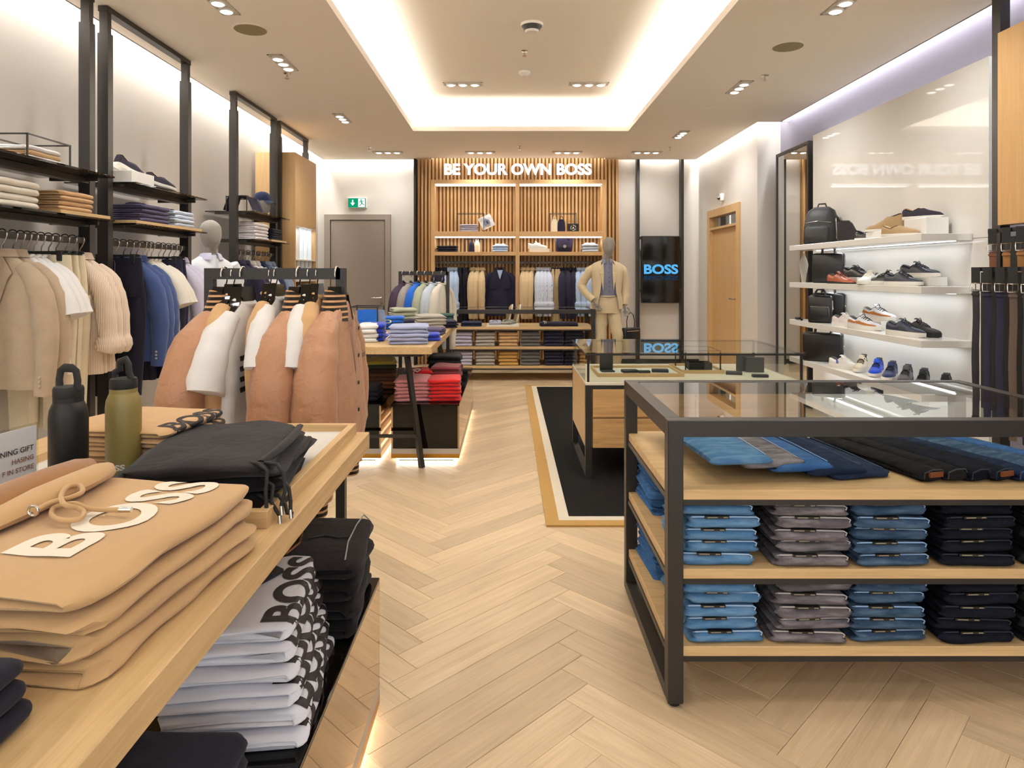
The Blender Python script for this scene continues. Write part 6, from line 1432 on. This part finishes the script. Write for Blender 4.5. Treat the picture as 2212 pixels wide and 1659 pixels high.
MB().loft(jk, closed=False).move(lambda x, y, z: (x+.008*nz(x*8, z*9), y+.008*nz(y*8, z*9, 3), z)).build('blazer_body', CR, t, smooth=60)
for s in (-1, 1):
    MB().add([(s*.060, -.088, 1.545), (s*.125, -.112, 1.43), (s*.105, -.128, 1.40), (s*.068, -.142, 1.17), (s*.055, -.124, 1.40)], [(0, 1, 4), (1, 2, 4), (2, 3, 4)]).build('lapel', CR, t)
limb([(-.165, .005, 1.480), (-.225, .01, 1.42), (-.30, .03, 1.30), (-.325, .03, 1.225), (-.27, -.05, 1.13), (-.195, -.11, 1.05)], [.050, .064, .062, .058, .052, .044], 14, .95, 4, .012, 1).build('blazer_sleeve', CR, t, smooth=60)
limb([(.165, .005, 1.480), (.215, .01, 1.42), (.238, .02, 1.28), (.240, .01, 1.16), (.232, -.02, 1.04), (.228, -.035, .985)], [.050, .064, .062, .056, .050, .045], 14, .95, 4, .010, 2).build('blazer_sleeve', CR, t, smooth=60)
hand(t, (-.185, -.115, 1.045), (.5, -.1, -.85), LINENG, .2, side=-1)
hand(t, (.228, -.038, .985), (.05, -.1, -1), LINENG, 1.0)
# trousers
tr = MB().loft(torso([(1.125, .140, .102, 0, 0), (1.06, .165, .118, .005, 0), (.96, .182, .128, .01, 0), (.88, .185, .125, .01, 0)]))
tr.move(lambda x, y, z: (x+.006*nz(x*9, z*14, 7), y+.006*nz(y*9, z*14, 8), z)).build('trouser_seat', CR, t, smooth=60)
limb([(-.085, .01, .93), (-.088, .0, .75), (-.085, -.01, .52), (-.075, .02, .30), (-.07, .05, .085)], [.105, .098, .082, .072, .066], 16, .95, 5, .016, 3).build('trouser_leg', CR, t, smooth=60)
limb([(.085, .01, .93), (.105, -.02, .75), (.150, -.06, .53), (.13, .0, .30), (.11, .06, .085)], [.105, .098, .082, .072, .066], 16, .95, 5, .016, 4).build('trouser_leg', CR, t, smooth=60)
MB().tube([(-.14, -.02, 1.105), (-.08, -.095, 1.10), (0, -.112, 1.098), (.08, -.095, 1.10), (.14, -.02, 1.105)], .018, 8, False, .5).build('waistband', CR, t, smooth=60)
for s in (-.07, .11):
    q = MB(); q.loft([[(s+.045*k*math.cos(2*PI*j/14), .0-.06+.125*k2*math.sin(2*PI*j/14), z) for j in range(14)] for k, k2, z in ((1, 1, .0), (1.02, 1.02, .03), (.9, .85, .07), (.7, .5, .10))]); q.build('shoe', SUN, t, smooth=60)
t = thing('tote_bag', 'black leather tote hanging from the suited mannequin hand', 'bag', (mx_+.30, my-.06, .36), .5)
MB().bev(-.13, .13, -.05, .05, 0, .33, .02, 3).build('body', LEAB, t, smooth=60); MB().tube([(-.06, 0, .32), (-.065, 0, .42), (-.04, 0, .50), (.0, 0, .53), (.04, 0, .50), (.065, 0, .42), (.06, 0, .32)], .006, 8).build('handle', LEAB, t, smooth=60)
MB().tube([(-.1, -.051, .29), (.1, -.051, .29)], .003, 6).build('zip', CHROME, t)
# left mannequin in the white shirt
mY = 5.92; mX = PX(450, mY)+.02
t = thing('mannequin', 'grey linen mannequin in a white button-down shirt at the left wall', 'mannequin', (mX, mY, 0), .85)
b = head_mb(1.60, .27, .086, .108)
b.loft(torso([(.98, .150, .095, 0, 0), (1.10, .135, .09, 0, 0), (1.25, .160, .10, 0, 0), (1.42, .175, .10, 0, 0), (1.50, .14, .075, .01, 0), (1.55, .065, .055, .005, 0), (1.64, .052, .054, -.005, 0)])); b.build('figure', LINENG, t, smooth=60)
MB().loft(torso([(.82, .205, .132, 0, 0), (.95, .195, .13, 0, 0), (1.12, .180, .122, 0, 0), (1.28, .195, .124, 0, 0), (1.42, .205, .118, 0, 0), (1.49, .185, .092, .01, 0), (1.53, .120, .075, .01, 0), (1.56, .075, .066, .005, 0)])).move(lambda x, y, z: (x+.006*nz(x*8, z*10), y+.006*nz(y*8, z*10, 4), z)).build('shirt_body', WS, t, smooth=60)
MB().loft([[(x*1.12, y*1.12, z-.03) for x, y, z in s] for s in secs], closed=False).move(lambda x, y, z: (x, y, z+.022)).build('shirt_collar', FABC['lilac'], t, smooth=60)
MB().grid(lambda u, v: (-.014+.028*u, -.127+.018*max(0, v-.7)-.002*u, .84+.68*v), 1, 12).build('button_placket', WS, t, smooth=60)
limb([(-.19, .0, 1.48), (-.235, .01, 1.38), (-.255, .02, 1.22), (-.25, .0, 1.05), (-.235, -.03, .90)], [.060, .066, .058, .050, .044], 14, .95, 4, .010, 5).build('shirt_sleeve', WS, t, smooth=60)
limb([(.19, .0, 1.48), (.235, .01, 1.38), (.255, .02, 1.22), (.25, .0, 1.05), (.235, -.03, .90)], [.060, .066, .058, .050, .044], 14, .95, 4, .010, 6).build('shirt_sleeve', WS, t, smooth=60)
for s in (-1, 1): hand(t, (s*.235, -.033, .895), (0, -.1, -1), LINENG, .5, side=s)
MB().loft(torso([(1.02, .150, .105, 0, 0), (.95, .172, .118, .005, 0), (.86, .182, .122, .01, 0)])).build('trouser_seat', FABC['sand'], t, smooth=60)
for s in (-1, 1):
    limb([(s*.088, .01, .92), (s*.09, .0, .72), (s*.09, -.01, .50), (s*.09, .02, .28), (s*.09, .04, .08)], [.100, .095, .080, .070, .064], 16, .95, 5, .012, 8+s).build('trouser_leg', FABC['sand'], t, smooth=60)
    q = MB(); q.loft([[(s*.09+.045*k*math.cos(2*PI*j/14), -.04+.125*k2*math.sin(2*PI*j/14), z) for j in range(14)] for k, k2, z in ((1, 1, .0), (1.02, 1.02, .03), (.9, .85, .07), (.7, .5, .10))]); q.build('shoe', SUN, t, smooth=60)
print('p7 ok')
